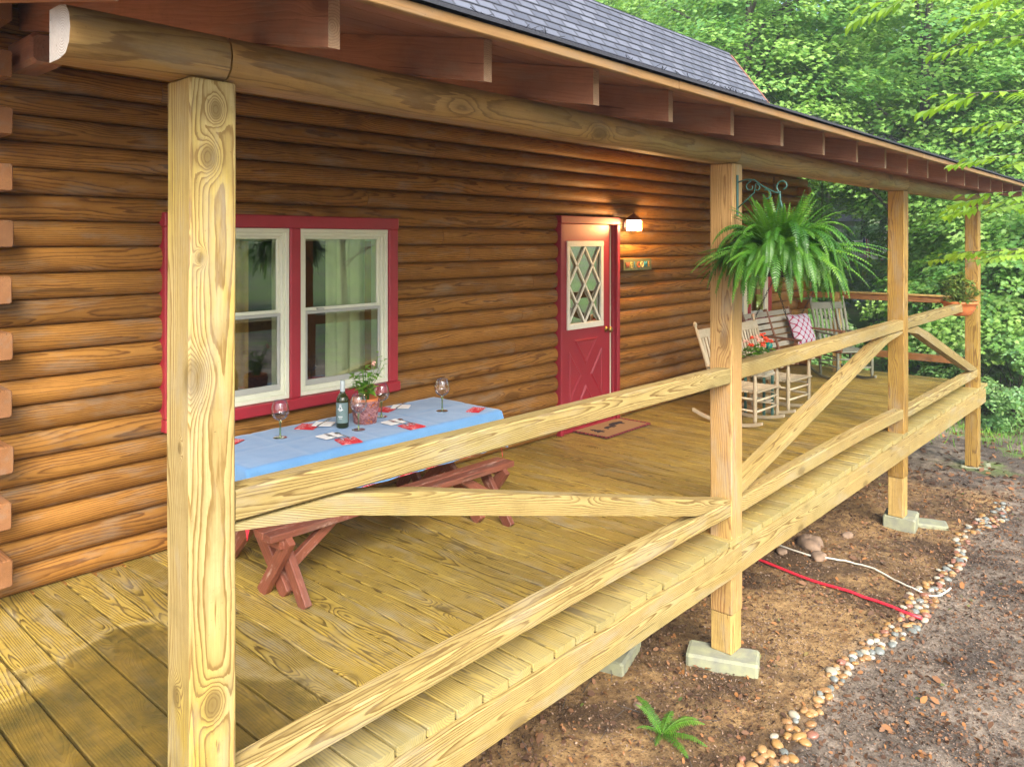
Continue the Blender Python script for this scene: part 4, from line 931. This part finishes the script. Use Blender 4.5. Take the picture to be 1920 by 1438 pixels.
fs+=[tuple(reversed([m*m+i*m+j,m*m+(i+1)*m+j,m*m+(i+1)*m+j+1,m*m+i*m+j+1])) for i in range(n) for j in range(n)]
mb.add([( p[0], p[1]*cos(.35)+(p[2]+.2)*sin(.35), (p[2]+.2)*cos(.35)-p[1]*sin(.35)) for p in vs],fs,wc,None,0,True); mb.build('cushion_cover',M['cushion'],cu_,False)
# ================================================================== hanging fern and its bracket
bk=thing('plant_bracket','curled green iron bracket screwed to the second porch post','bracket',(4.452,DE-.001,2.0))
mb=MB(); mb.box(-.012,.012,-.006,0,-.05,.20,bev=.002,along=2); mb.build('mounting_strip',M['green_iron'],bk,False)
def spiral(cy,cz,r0,r1,a0,a1,n=18): return [(0,cy+(r0+(r1-r0)*i/n)*cos(a0+(a1-a0)*i/n),cz+(r0+(r1-r0)*i/n)*sin(a0+(a1-a0)*i/n)) for i in range(n+1)]
mb=MB(); mb.tube([(0,-.005,.155),(0,-.06,.17),(0,-.11,.165),(0,-.17,.12),(0,-.24,.085),(0,-.275,.08)]+spiral(-.285,.12,.04,.018,-1.2,4.6),.0045,8)
mb.tube([(0,-.005,.0),(0,-.06,.045),(0,-.11,.09)]+spiral(-.125,.115,.03,.010,.2,5.4)[4:],.004,8); mb.tube(spiral(-.185,.07,.035,.012,1.2,6.4),.004,8); mb.tube([(0,-.08,.165)]+spiral(-.085,.125,.03,.012,1.6,-3.6),.004,8)
mb.build('scroll_arm',M['green_iron'],bk,False)
FC=(4.452,1.90,1.70)
hf=thing('hanging_fern','large green fern in a hanging pot drooping below the iron bracket by the second post','fern',FC)
mb=MB(); mb.lathe([(.0005,-.11),(.07,-.11),(.085,-.10),(.105,.0),(.110,.012),(.105,.015),(.0005,-.01)],24); mb.build('pot',M['soil'],hf,False)
mb=MB(); mb.tube([(0,0,.39),(0,0,.34),(.008,0,.36)],.005,6)
for k in range(3): a=2*pi*k/3+.4; mb.timber((.105*cos(a),.105*sin(a),.01),(0,0,.345),.012,.004,bev=.001)
mb.build('hanger',M['green_iron'],hf,False)
def frond(mb,st,o,az,L,lift,droop,wd,n=34,tint=.5,twist=0,planar=0):
    d0=Vector((cos(az)*cos(lift),sin(az)*cos(lift),sin(lift))); p=Vector(o); d=d0.copy(); pts=[p.copy()]; ds=[d.copy()]; stp=L/n
    for i in range(n):
        g=droop*(.5+1.6*i/n); d=(d+Vector((0,0,-g*stp*6))+Vector((rnd(-.01,.01),rnd(-.01,.01),0))).normalized(); p=p+d*stp; pts.append(p.copy()); ds.append(d.copy())
    st.tube(pts,[.0022*(1-.8*i/n)+.0005 for i in range(n+1)],4,tint=tint)
    s0=Vector((-sin(az+twist),cos(az+twist),0))
    for i in range(2,n+1):
        s=i/n; w_=wd*(min(1,s*5)**.7)*(1-s**3.2)**.8
        if w_<.004: continue
        dd=ds[i]; side=(s0-dd*s0.dot(dd)).normalized(); nn=dd.cross(side)
        if nn.z<0: nn=-nn
        for sg_ in (1,-1):
            ld=(side*sg_*1.0+dd*.28+nn*rnd(-.22,.10)-Vector((0,0,.22))).normalized(); sw_=stp*.44; q=pts[i]; fw=dd
            tt=min(1,max(0,tint+rnd(-.12,.12)))
            a=q-fw*sw_*.8; b=q+fw*sw_*.8; c_=q+ld*w_*.55+fw*sw_*.75-nn*w_*.04; e=q+ld*w_*.55-fw*sw_*.75-nn*w_*.04; t=q+ld*w_+fw*sw_*.4-nn*w_*.12
            mb.add([a,e,t,c_,b],[(0,1,2,3,4)],None,tt)
mb=MB(); st=MB()
for k in range(360):
    az=2*pi*k*.618+rnd(-.2,.2); u=random.random()
    if k<150 or k>=270: frond(mb,st,(.06*cos(az),.06*sin(az),.01),az,rnd(.34,.53),rnd(.35,1.25),rnd(.75,1.3),rnd(.036,.052),34,rnd(.0,.8),rnd(-.4,.4))
    elif k<225: frond(mb,st,(.04*cos(az),.04*sin(az),.01),az,rnd(.30,.44),rnd(1.0,1.4),rnd(.2,.5),rnd(.026,.036),28,rnd(.4,1),rnd(-.5,.5))
    else: frond(mb,st,(.07*cos(az),.07*sin(az),.01),az,rnd(.42,.54),rnd(.1,.5),rnd(.2,.4),rnd(.030,.038),34,rnd(.3,1),rnd(-.4,.4))
mb.build('fronds',M['fernleaf'],hf,False); st.build('rachis',M['fernleaf'],hf,False)
# ground fern
gfz=gz(3.57,2.16)
gf_=thing('ground_fern','small bright green fern growing in the dirt in front of the deck','fern',(3.57,2.16,gfz))
mb=MB(); st=MB()
for az,L,lf_,dr,wd in ((1.9,.20,1.1,.9,.036),(1.3,.24,.9,.7,.040),(.2,.20,.6,.8,.036),(-.5,.24,.7,.8,.040),(-1.4,.26,.5,.55,.036),(-2.0,.25,.5,.6,.036),(-1.0,.25,.8,.7,.04),(2.7,.18,.8,.8,.03),(-2.8,.18,.6,.7,.03)):
    frond(mb,st,(0,0,0),az,L,lf_,dr,wd,24,rnd(.55,.95))
mb.build('fronds',M['fernleaf'],gf_,False); st.build('rachis',M['fernleaf'],gf_,False)
# bowl planter on the far rail
bp_=thing('rail_planter','orange terracotta coloured bowl planter with mottled leaves on the far top rail','planter',(10.30,2.235,.93))
mb=MB(); mb.lathe([(.0005,0),(.10,0),(.125,.02),(.165,.09),(.178,.135),(.192,.138),(.195,.165),(.185,.168),(.176,.15),(.0005,.135)],28); mb.build('bowl',M['terracotta'],bp_,False)
mb=MB(); mb.lathe([(.0005,.150),(.174,.146)],20); mb.build('soil',M['soil'],bp_,False)
mb=MB()
for k in range(110):
    a=rnd(0,2*pi); r=rnd(0,.19); h=rnd(.18,.50)-r*.5; p=Vector((r*cos(a)*1.1,r*sin(a)*1.1,h)); mb.tube([(p.x*.5,p.y*.5,.15),p],.002,4)
    for q in range(5): b=rnd(0,6.3); add_leaf(mb,p,(cos(b),sin(b),rnd(-.3,.8)),(0,0,1),rnd(.05,.09),rnd(.025,.045),.35)
mb.build('foliage',M['mottled2'],bp_,False)
# ================================================================== things lying on the ground
mb=MB(); pts=[]
for i in range(15): s=i/14; x,y=6.15-.18*s,2.95-1.42*s; pts.append((x,y,gz(x,y)+.018+.004*sin(s*9)))
mb.tube(pts,.0115,12); o=mb.build('red_pipe',M['red_pipe']); tag(o,'straight red plastic pipe running out from under the deck to the pebbles','pipe')
mb=MB(); cp=[(6.62,2.90),(6.56,2.60),(6.60,2.40),(6.64,2.20),(6.57,1.95),(6.47,1.77),(6.43,1.62),(6.49,1.54),(6.64,1.49)]; pts=[]
for i in range(len(cp)-1):
    for q in range(5):
        s=q/5; p0=cp[max(i-1,0)];p1=cp[i];p2=cp[i+1];p3=cp[min(i+2,len(cp)-1)]
        f=lambda a,b,c_,d:.5*((2*b)+(-a+c_)*s+(2*a-5*b+4*c_-d)*s*s+(-a+3*b-3*c_+d)*s**3)
        x,y=f(p0[0],p1[0],p2[0],p3[0]),f(p0[1],p1[1],p2[1],p3[1]); pts.append((x,y,gz(x,y)+.018+(.03 if i>6 else 0)*s))
mb.tube(pts,.007,10); o=mb.build('cable',M['white_cable']); tag(o,'thin dull white cable curving over the soil onto the pebbles','cable')
def rock(x,y,r,label,sq=(1.2,.9,.6)):
    mb=MB(); mb.ball((0,0,0),r,26,sq)
    for i,p in enumerate(mb.v): k=1+.45*noise.noise((p[0]*9+x,p[1]*9,p[2]*9))+.22*noise.noise((p[0]*26+x,p[1]*26,p[2]*26)); mb.v[i]=(p[0]*k,p[1]*k,p[2]*k)
    at_origin(mb,'rock',M['rock'],(x,y,gz(x,y)+r*.2),rnd(0,3),label=label,cat='rock',group='rocks in the dirt')
rock(6.85,2.66,.12,'large pale brown rock half buried beside the deck edge'); rock(6.60,2.47,.07,'pinkish rock touching the white cable'); rock(7.35,2.5,.05,'small pale rock in the dirt halfway to the third post'); rock(6.5,2.75,.05,'small grey rock left of the large pale rock by the deck'); rock(3.7,2.4,.022,'tiny white stone in the dirt under the deck edge')
# river pebbles along the drip line
pm=[]
for k in range(6):
    mb=MB(); mb.ball((0,0,0),1,14,(1,rnd(.68,.85),rnd(.45,.6)))
    for i,p in enumerate(mb.v): q=1+.16*noise.noise((p[0]*1.3+k*7,p[1]*1.3,p[2]*1.3)); mb.v[i]=(p[0]*q,p[1]*q,p[2]*q)
    me=mb.mesh('pebble'); me.materials.append(M['pebble']); pm.append(me)
N_P=0; placed=[]; tries=0
while N_P<285 and tries<20000:
    tries+=1
    x=2.9+6.6*random.random()**1.25; yc=1.64+.04*sin(x*1.7)+.03*sin(x*4.1); wdt=.07+.025*sin(x*2.3); y=yc+rnd(-wdt,wdt); r=rnd(.016,.030)*(1.15 if random.random()<.2 else 1)
    if any((x-a)**2+(y-b)**2<((r+c_)*.72)**2 for a,b,c_ in placed): continue
    placed.append((x,y,r)); o=bpy.data.objects.new('pebble',random.choice(pm)); COL.objects.link(o)
    o.location=(x,y,gz(x,y)+r*.28); o.scale=(r*1.25,r*1.25,r*1.2); o.rotation_euler=(rnd(-.2,.2),rnd(-.2,.2),rnd(0,6.3))
    tag(o,'smooth rounded river pebble in the narrow stone strip along the porch','pebble','river pebbles in a strip along the porch'); N_P+=1
# numpy scatter of small polygons -> one mesh
def scatter_mesh(name,base,P,Rm,S,tints,mats,offz=0):
    base=np.array(base); m=len(base); n=len(P)
    V=np.einsum('nij,mj->nmi',Rm,base)*S[:,None,None]+P[:,None,:]
    me=bpy.data.meshes.new(name); me.vertices.add(n*m); me.vertices.foreach_set('co',V.astype(np.float32).ravel())
    me.loops.add(n*m); me.loops.foreach_set('vertex_index',np.arange(n*m,dtype=np.int32)); me.polygons.add(n)
    me.polygons.foreach_set('loop_start',np.arange(0,n*m,m,dtype=np.int32)); me.polygons.foreach_set('loop_total',np.full(n,m,dtype=np.int32))
    me.update(calc_edges=True); me.attributes.new('tint','FLOAT','POINT').data.foreach_set('value',np.repeat(tints,m).astype(np.float32))
    for q in mats: me.materials.append(q)
    return me
def rots(nrm,spin):      # matrices whose z axis is nrm
    nrm=nrm/np.linalg.norm(nrm,axis=1,keepdims=True); a=np.stack([np.cos(spin),np.sin(spin),np.zeros_like(spin)],1)
    u=a-nrm*(a*nrm).sum(1,keepdims=True); u/=np.linalg.norm(u,axis=1,keepdims=True); v=np.cross(nrm,u); return np.stack([u,v,nrm],2)
LEAF4=[(-.5,0,0),(-.05,-.28,.10),(.5,0,0),(-.05,.28,.10)]
LEAF6=[(-.5,0,0),(-.2,-.26,.09),(.2,-.22,.07),(.5,0,-.06),(.2,.22,.07),(-.2,.26,.09)]
MAPLE=[(-.42,0,0),(-.30,-.16,.02),(-.38,-.42,.0),(-.08,-.30,.04),(.04,-.50,-.04),(.14,-.22,.03),(.50,0,-.06),(.14,.22,.03),(.04,.50,-.04),(-.08,.30,.04),(-.38,.42,0),(-.30,.16,.02)]
def ground_scatter(name,n,x0,x1,y0,y1,smin,smax,base,mat,label,cat,dens=None,lift=.006,flat_=.5):
    P=[];
    while len(P)<n:
        x,y=rnd(x0,x1),rnd(y0,y1)
        if dens and random.random()>dens(x,y): continue
        P.append((x,y,gz(x,y)+lift))
    P=np.array(P); nr=np.stack([RNG.normal(0,flat_,n),RNG.normal(0,flat_,n),np.ones(n)],1)
    me=scatter_mesh(name,base,P,rots(nr,RNG.uniform(0,6.28,n)),RNG.uniform(smin,smax,n),RNG.uniform(0,1,n),[mat])
    o=bpy.data.objects.new(name,me); COL.objects.link(o); return tag(o,label,cat,kind='stuff')
def dl(x,y):
    b=.25+.75*max(0,noise.noise((x*1.3,y*1.3,8))+.35)
    if y>1.75: b*=.75
    return b
ground_scatter('leaf_litter',15000,2.2,10.5,-1.0,3.6,.012,.042,LEAF6,M['litter'],'brown and orange fallen leaves scattered over the soil and path','leaf litter',dl,.009,.6)
ground_scatter('leaf_litter',420,2.2,11,-1.0,3.2,.035,.07,LEAF6,M['litter'],'larger curled brown leaves lying on the soil and path','leaf litter',dl,.018,.5)
ground_scatter('leaf_litter',9000,9.5,26,-4,12,.05,.11,LEAF4,M['litter'],'fallen leaves over the ground beyond the porch','leaf litter',None,.012,.4)
ground_scatter('bark_chips',80000,2.2,9.5,-.6,3.4,.005,.020,LEAF4,M['chips'],'tiny bark chips and grit over the soil','debris',lambda x,y:.35+.65*max(0,noise.noise((x*2.1,y*2.1,2))+.4),.005,.5)
ground_scatter('twigs',900,2.2,10,-1,3.4,.05,.14,[(-.5,-.02,0),(.5,-.012,.03),(.5,.012,.03),(-.5,.02,0)],M['bark'],'thin twigs and pine needles over the soil','twigs',None,.012,.15)
ground_scatter('weeds',110,2.5,10,-.5,3.2,.018,.045,LEAF6,M['oliveleaf'],'sparse tiny green weeds among the soil','weeds',lambda x,y:max(0,noise.noise((x*2.7,y*2.7,5))-.05)*2,.014,.8)
def bl(x,y): return max(0.02,noise.noise((x*.5,y*.5,1))+.15)
ground_scatter('grass',16000,11.8,24,-1,12,.06,.14,[(-.04,0,0),(.04,0,0),(.02,.1,.6),(0,.3,1.)],M['potleaf'],'short grass and seedlings in the yard beyond the porch','grass',bl,0,.25)
# ================================================================== trees
def crown_mesh(name,seed,rx_,rz_c,ns,per,size,base,mat,rs=(.45,.9),droop=.35,lowbias=0,shell=.55):
    rg=np.random.default_rng(seed); d=rg.normal(0,1,(ns,3)); d/=np.linalg.norm(d,axis=1,keepdims=True)
    rad=(shell+(1-shell)*rg.random(ns))*(1+.15*np.sin(d[:,0]*5+seed)+.12*np.sin(d[:,2]*7+d[:,1]*6+seed))
    C=d*rad[:,None]*np.array([rx_,rx_,rz_c]); R=rg.uniform(rs[0],rs[1],ns)*rx_/3.2
    n=ns*per; ci=np.repeat(C,per,0); ri=np.repeat(R,per); dh=np.repeat(d,per,0)
    th=rg.uniform(0,2*np.pi,n); q=np.sqrt(rg.random(n))*ri
    off=np.stack([np.cos(th)*q,np.sin(th)*q,np.zeros(n)],1)
    hz=dh.copy(); hz[:,2]=0; hz/=np.maximum(np.linalg.norm(hz,axis=1,keepdims=True),.15)
    out=(off*hz).sum(1); off[:,2]=-droop*out-.25*q*q/np.maximum(ri,.1)+rg.normal(0,.05,n)*rx_/3.2+.18*np.sin(th*3)*q
    P=ci+off; nr=np.stack([rg.normal(0,.38,n),rg.normal(0,.38,n),np.ones(n)],1)+hz*.55
    t=np.clip(.25+.5*np.repeat(rg.random(ns),per)+rg.normal(0,.16,n),0,1)
    return scatter_mesh(name,base,P,rots(nr,np.arctan2(hz[:,1],hz[:,0])+rg.normal(0,.9,n)),rg.uniform(size*.7,size*1.25,n),t,[mat]),C
def trunk_mesh(name,seed,h,r,C,zc,nl=16):
    random.seed(seed); mb=MB(); pts=[];k=8; bx,by=rnd(-.3,.3),rnd(-.3,.3)
    for i in range(k+1): s=i/k; pts.append((bx*s*s*h*.12+.06*sin(s*7),by*s*s*h*.12+.05*cos(s*6)-.05,h*s))
    mb.tube(pts,[r*(1.35 if i==0 else 1)*(1-.78*i/k) for i in range(k+1)],12)
    for q in range(min(nl,len(C))):
        c=C[q*len(C)//nl]; e=Vector((c[0],c[1],c[2]+zc)); zs=min(max(.25*h,e.z-rnd(.5,2.2)),h*.93); i=int(zs/h*k); a=Vector(pts[i]); a.z=zs
        m1=a.lerp(e,.4)+Vector((rnd(-.2,.2),rnd(-.2,.2),rnd(.0,.4))); m2=a.lerp(e,.75)+Vector((rnd(-.2,.2),rnd(-.2,.2),rnd(0,.3)))
        mb.tube([a,m1,m2,e],[r*.30,r*.2,r*.12,r*.04],7)
        for _ in range(3): t=m2+Vector((rnd(-1,1),rnd(-1,1),rnd(-.3,.5))); mb.tube([m2,t],[r*.08,r*.02],5)
    me=mb.mesh(name); me.materials.append(M['bark']); return me
KINDS={}
def kind(key,seed,h,r,cr,czr,zc,ns,per,size,base,mat,**k):
    cm,C=crown_mesh(key+'_crown',seed,cr,czr,ns,per,size,base,M[mat],**k); KINDS[key]=(trunk_mesh(key+'_trunk',seed,h,r,C,zc),cm,zc)
kind('maple_low',3,9.5,.16,3.3,4.6,4.4,470,110,.105,MAPLE,'maple')
kind('maple_high',5,10.5,.18,3.6,3.6,7.0,440,110,.105,MAPLE,'maple')
kind('forest_a',8,15,.24,4.2,6.4,8.0,520,90,.19,LEAF6,'forest')
kind('forest_b',9,16,.26,3.6,6.8,9.0,480,90,.20,LEAF6,'forest2',shell=.4)
kind('under',12,3.4,.05,1.7,1.7,1.9,150,90,.095,MAPLE,'maple',rs=(.5,1.1))
kind('shrub',14,1.6,.03,1.1,1.0,.9,70,80,.085,LEAF6,'forest',rs=(.5,1.1))
def tree(key,k,t,label,cat,group,s=1.,dz=0,pos=None):
    x,y=pos if pos else kt(k,t); tr,cr,zc=KINDS[key]
    o=thing({'maple_low':'maple_tree','maple_high':'maple_tree','under':'young_maple','shrub':'shrub'}.get(key,'forest_tree'),label,cat,(x,y,(gz(x,y)-.05+dz)),rnd(0,6.3),group); o.scale=(s,s,s)
    a=bpy.data.objects.new('trunk',tr); COL.objects.link(a); a.parent=o
    b=bpy.data.objects.new('crown',cr); COL.objects.link(b); b.parent=o; b.location=(0,0,zc)
    return o
random.seed(21)
GM='maple trees beside the yard'
tree('maple_low',.69,15.5,'broad maple with layered leaves at the right edge beyond the farthest post','maple tree',GM,.85)
tree('maple_low',.67,21.5,'leafy maple right of the fourth porch post, behind the nearer one','maple tree',GM,1.05)
tree('maple_high',.53,17.5,'tall maple whose boughs hang above the far end of the porch roof','maple tree',GM,1.)
tree('maple_high',.30,18.5,'maple rising right behind the far corner of the shingle roof','maple tree',GM,1.0)
tree('maple_high',.60,22,'maple filling the upper right background','maple tree',GM,1.15)
tree('maple_low',.70,20,'maple at the far right, mostly cut off by the picture edge','maple tree',GM,1.1)
tree('maple_high',.22,24,'maple showing over the middle of the shingle roof edge','maple tree',GM,1.15)
GF='tall forest trees behind the cabin and yard'
fl_=[(.10,27,'a'),(.17,31,'b'),(.25,28,'a'),(.31,33,'b'),(.56,30,'a'),(.60,33,'b'),(.66,29,'a'),(.74,31,'b'),(.82,27,'a'),(.04,30,'b'),
     (.07,40,'a'),(.14,42,'b'),(.21,41,'a'),(.28,43,'b'),(.33,42,'a'),(.54,41,'a'),(.57,44,'b'),(.64,42,'a'),(.71,43,'b'),(.79,41,'a'),
     (.10,56,'b'),(.18,55,'a'),(.27,57,'b'),(.34,54,'a'),(.40,58,'b'),(.45,55,'a'),(.50,56,'b'),(.56,58,'a'),(.63,55,'b'),(.70,57,'a'),(.78,55,'b'),(.42,63,'a'),(.475,64,'b'),(.37,66,'b'),(.53,66,'a'),(.90,40,'b'),(.86,52,'a')]
for k,t,q in fl_:
    row='front row' if t<35 else ('middle row' if t<50 else 'hillside')
    tree('forest_'+q,k,t,'forest tree of the '+row+' wood seen '+('over the shingle roof' if k<.33 else ('beyond the end of the porch' if k<.52 else 'at the right behind the maples')),'tree',GF,rnd(.9,1.15),dz=-(.6 if t<35 else 0))
GU='undergrowth at the edge of the yard'
for k,t,s in ((.575,13.8,.8),(.63,13.2,.9),(.60,16.4,1.1),(.66,14.5,1.1),(.565,16.0,.7),(.575,19,1.1),(.60,24,1.2),(.70,13.5,1.2),(.355,22,1.0),(.33,26,1.1)):
    tree('under',k,t,'low young maple in the undergrowth '+('right of the farthest post' if k>.59 else 'seen between the far porch posts'),'bush',GU,s)
for k,t,s in ((.385,24,.7),(.385,15.5,.9),(.37,14.4,.8),(.60,12.6,.7),(.645,12.2,.8),(.50,33,1.2),(.375,37,1.4),(.51,27,1.),(.345,14.6,1.0),(.465,27,.5),(.425,33,.9),(.455,38,1.),(.44,46,1.5),(.415,44,1.4),(.47,47,1.5)):
    tree('shrub',k,t,'leafy low shrub '+('by the yard at the right edge' if k>.55 else 'between the porch end and the road'),'shrub',GU,s)
GB='trees across the path, mirrored in the window'
for (x,y,q) in ((12,-15,'forest_b'),(15,-25,'forest_a'),(8,-32,'forest_a')):
    tree(q,0,0,'tree across the path, out of the picture and mirrored in the glass','tree',GB,1.,pos=(x,y))
# young beech reaching in from the right
by_=thing('beech_tree','young beech tree whose bright lime sprays reach in from the right','tree',(7.2,-.9,gz(7.2,-.9)))
tm=MB(); lm=MB(); B=Vector(by_.location)
tm.tube([(0,0,-.1),(.03,.02,1.5),(-.02,0,3.),(.03,.05,4.6)],[.07,.055,.04,.015],10)
def spray(tip,z0,nl=14,L=.10,fan=.5):
    e=Vector(tip)-B; s=Vector((0,0,z0)); m1=s.lerp(e,.45)+Vector((0,0,.18)); m2=s.lerp(e,.75)+Vector((0,0,.12)); tm.tube([s,m1,m2,e],[.016,.009,.005,.0015],6)
    for br in range(4):
        if br==0: P0,P1=m2,e
        else:
            P0=m1.lerp(e,.25+.2*br); dirv=(e-m2).normalized(); sd_=dirv.cross(Vector((0,0,1)))*(1 if br%2 else -1); P1=P0+dirv*rnd(.18,.3)+sd_*rnd(.10,.22)*fan*2+Vector((0,0,rnd(-.08,.02))); tm.tube([P0,P1],[.003,.001],5)
        for i in range(nl):
            t=(i+.6)/nl; p=P0.lerp(P1,t); d=(P1-P0).normalized(); sd_=d.cross(Vector((0,0,1)))*(1 if i%2 else -1)
            add_leaf(lm,p,d*.55+sd_*.8+Vector((0,0,rnd(-.35,.05))),(rnd(-.25,.25),rnd(-.25,.25),1),L*rnd(.75,1.15),L*.42,.25,rnd(.2,1))
for tip,z0 in (((5.10,1.22,2.66),3.3),((5.3,1.0,2.50),3.1),((6.4,1.48,2.02),2.9),((6.1,1.32,2.12),2.7),((6.6,1.55,1.70),2.4),((6.3,1.38,1.72),2.3),((5.2,1.15,3.12),4.0),((4.9,1.60,3.22),4.2),((5.9,1.25,2.35),3.0),((5.4,1.2,3.0),3.9)):
    spray(tip,z0)
tm.build('trunk',M['bark'],by_,False); lm.build('leaves',M['lime'],by_,False)
# ================================================================== neighbours seen through the far end
nx_,ny_=kt(.447,42)
dn=thing('neighbor_deck','raised white railed deck on brown posts across the road','deck',(nx_,ny_,gz(nx_,ny_)),YAW-radians(90))
mb=MB(); mb.box(-1.4,.75,-1.2,1.2,1.25,1.48,bev=.01,tint=.6); mb.build('platform',plain('pale_deck_paint',(.62,.60,.56),.7),dn,False)
for x,c_ in ((-.35,'pine_brown'),(.52,'pine_brown'),(-1.2,'pine_brown')):
    mb=MB(); mb.box(x-.09,x+.09,-1.1,-.92,0,1.25,bev=.01,along=2); mb.timber((x,-1.01,.95),(x-.3,-1.01,1.25),.07,.07); mb.timber((x,-1.01,.95),(x+.3,-1.01,1.25),.07,.07); mb.build('post',M[c_],dn,False)
mb=MB(); mb.box(-1.4,.75,-1.2,-1.14,2.15,2.24,bev=.005)
for q in range(18): x=-1.36+q*.122; mb.box(x-.018,x+.018,-1.19,-1.15,1.48,2.15,bev=.002,along=2)
mb.build('railing',M['white_paint'],dn,False)
mb=MB(); mb.box(.66,.80,-1.25,-1.12,0,3.0,bev=.005,along=2); mb.build('white_pole',M['white_paint'],dn,False)
fg=thing('flag','small striped red and white flag with blue corner hanging from the neighbouring deck','flag',(nx_+FX*-1.4-.42*RX,ny_+FY*-1.4-.42*RY,gz(nx_,ny_)+1.0),YAW-radians(90)+.3)
def cl(mb,u0,u1,v0,v1,t):
    n=6; vs=[]
    for i in range(n+1):
        for j in range(5):
            u=u0+(u1-u0)*i/n; v=v0+(v1-v0)*j/4; 
            for yy in (0,): vs.append((u*.30-.5*v*.35,.05*sin(u*9+v*3)-(.0),1.4*v))
    mb.add(vs,[(i*5+j,(i+1)*5+j,(i+1)*5+j+1,i*5+j+1) for i in range(n) for j in range(4)],None,t,0,True)
fr_,fw_,fb_=MB(),MB(),MB()
for s in range(9):
    m_=fr_ if s%2==0 else fw_; u0,u1=s/9,(s+1)/9
    if s<4: cl(m_,u0,u1,0,.55,.5); cl(fb_,u0,u1,.55,1,.5)
    else: cl(m_,u0,u1,0,1,.5)
fr_.build('red_stripes',plain('flag_red',(.5,.05,.06),.8),fg,False); fw_.build('white_stripes',plain('flag_white',(.75,.75,.75),.8),fg,False); fb_.build('blue_field',plain('flag_blue',(.04,.06,.22),.8),fg,False)
mb=MB(); mb.tube([(.25,0,1.65),(-.35,0,1.15)],.015,6); mb.build('staff',M['white_paint'],fg,False)
hx,hy=kt(.415,52)
nh=thing('neighbor_house','pale neighbouring house with grey blue gable roof beyond the trees','house',(hx,hy,gz(hx,hy)-.3),YAW-radians(90))
mb=MB(); mb.box(-4,1.2,0,6,0,3.0,bev=.01); mb.build('wall',plain('pale_siding',(.50,.50,.48),.8),nh,False)
mb=MB(); mb.add([(-4.5,-.5,2.9),(1.8,-.5,2.9),(1.8,6.5,2.9),(-4.5,6.5,2.9),(-1.9,1.6,4.6),(-1.5,4.4,4.6)],[(0,1,4),(1,2,5,4),(2,3,5),(3,0,4,5),(0,3,2,1)]); mb.build('roof',M['shingle'],nh,False)
mb=MB(); mb.box(-3.2,-2.2,-.04,.02,1.0,2.2); mb.box(-.6,.3,-.04,.02,1.0,2.2); mb.build('window',M['room'],nh,False)
ux,uy=kt(.405,34)
up=thing('utility_pole','pale grey utility pole with wires behind the hanging fern','utility pole',(ux,uy,gz(ux,uy)))
mb=MB(); mb.tube([(0,0,0),(0,0,8.5)],[.14,.10],12); mb.build('pole',plain('silvered_pole_wood',(.52,.50,.46),.85,var=.35,vs=5),up,False)
mb=MB(); mb.tube([(.16,-.05,0),(.15,-.05,6)],.025,6); mb.build('conduit',M['concrete'],up,False)
mb=MB()
for q,z in ((0,5.2),(1,4.4)):
    mb.tube([(0,0,z),(3,-2,z-.6),(7,-4.5,z-.9),(12,-8,z-.4)],.012,5); 
mb.build('wire',M['iron'],up,False)
# table lamp glowing behind the far window
tl=thing('table_lamp','orange lit lamp shade glowing behind the far window','lamp',(9.65,W+.55,.35))
mb=MB(); mb.lathe([(.16,.50),(.10,.74)],20); mb.build('lamp_shade',M['shade'],tl,False)
mb=MB(); mb.lathe([(.09,0),(.09,.02),(.02,.05),(.05,.2),(.02,.4),(.015,.55)],16); mb.build('lamp_base',M['brass'],tl,False)
print('objects',len(bpy.data.objects),'pebbles',N_P)

# ------------------------------------------------------------------ damp air that pales the far trees
hm=bpy.data.materials.new('haze_air'); hm.use_nodes=True; ht=hm.node_tree; ht.nodes.clear()
ho=ht.nodes.new('ShaderNodeOutputMaterial'); hv=ht.nodes.new('ShaderNodeVolumePrincipled'); hv.inputs['Color'].default_value=(.90,.95,1,1); hv.inputs['Density'].default_value=.0026; hv.inputs['Anisotropy'].default_value=.2
ht.links.new(hv.outputs[0],ho.inputs['Volume'])
zmin=min(v[2] for v in gv)-1; mb=MB(); vs=[(x,y,z) for z in (zmin,34) for x,y in ((-260,-260),(300,-260),(300,300),(-260,300))]
mb.add(vs,[(3,2,1,0),(4,5,6,7),(0,1,5,4),(1,2,6,5),(2,3,7,6),(3,0,4,7)]); tag(mb.build('haze',hm),kind='stuff')
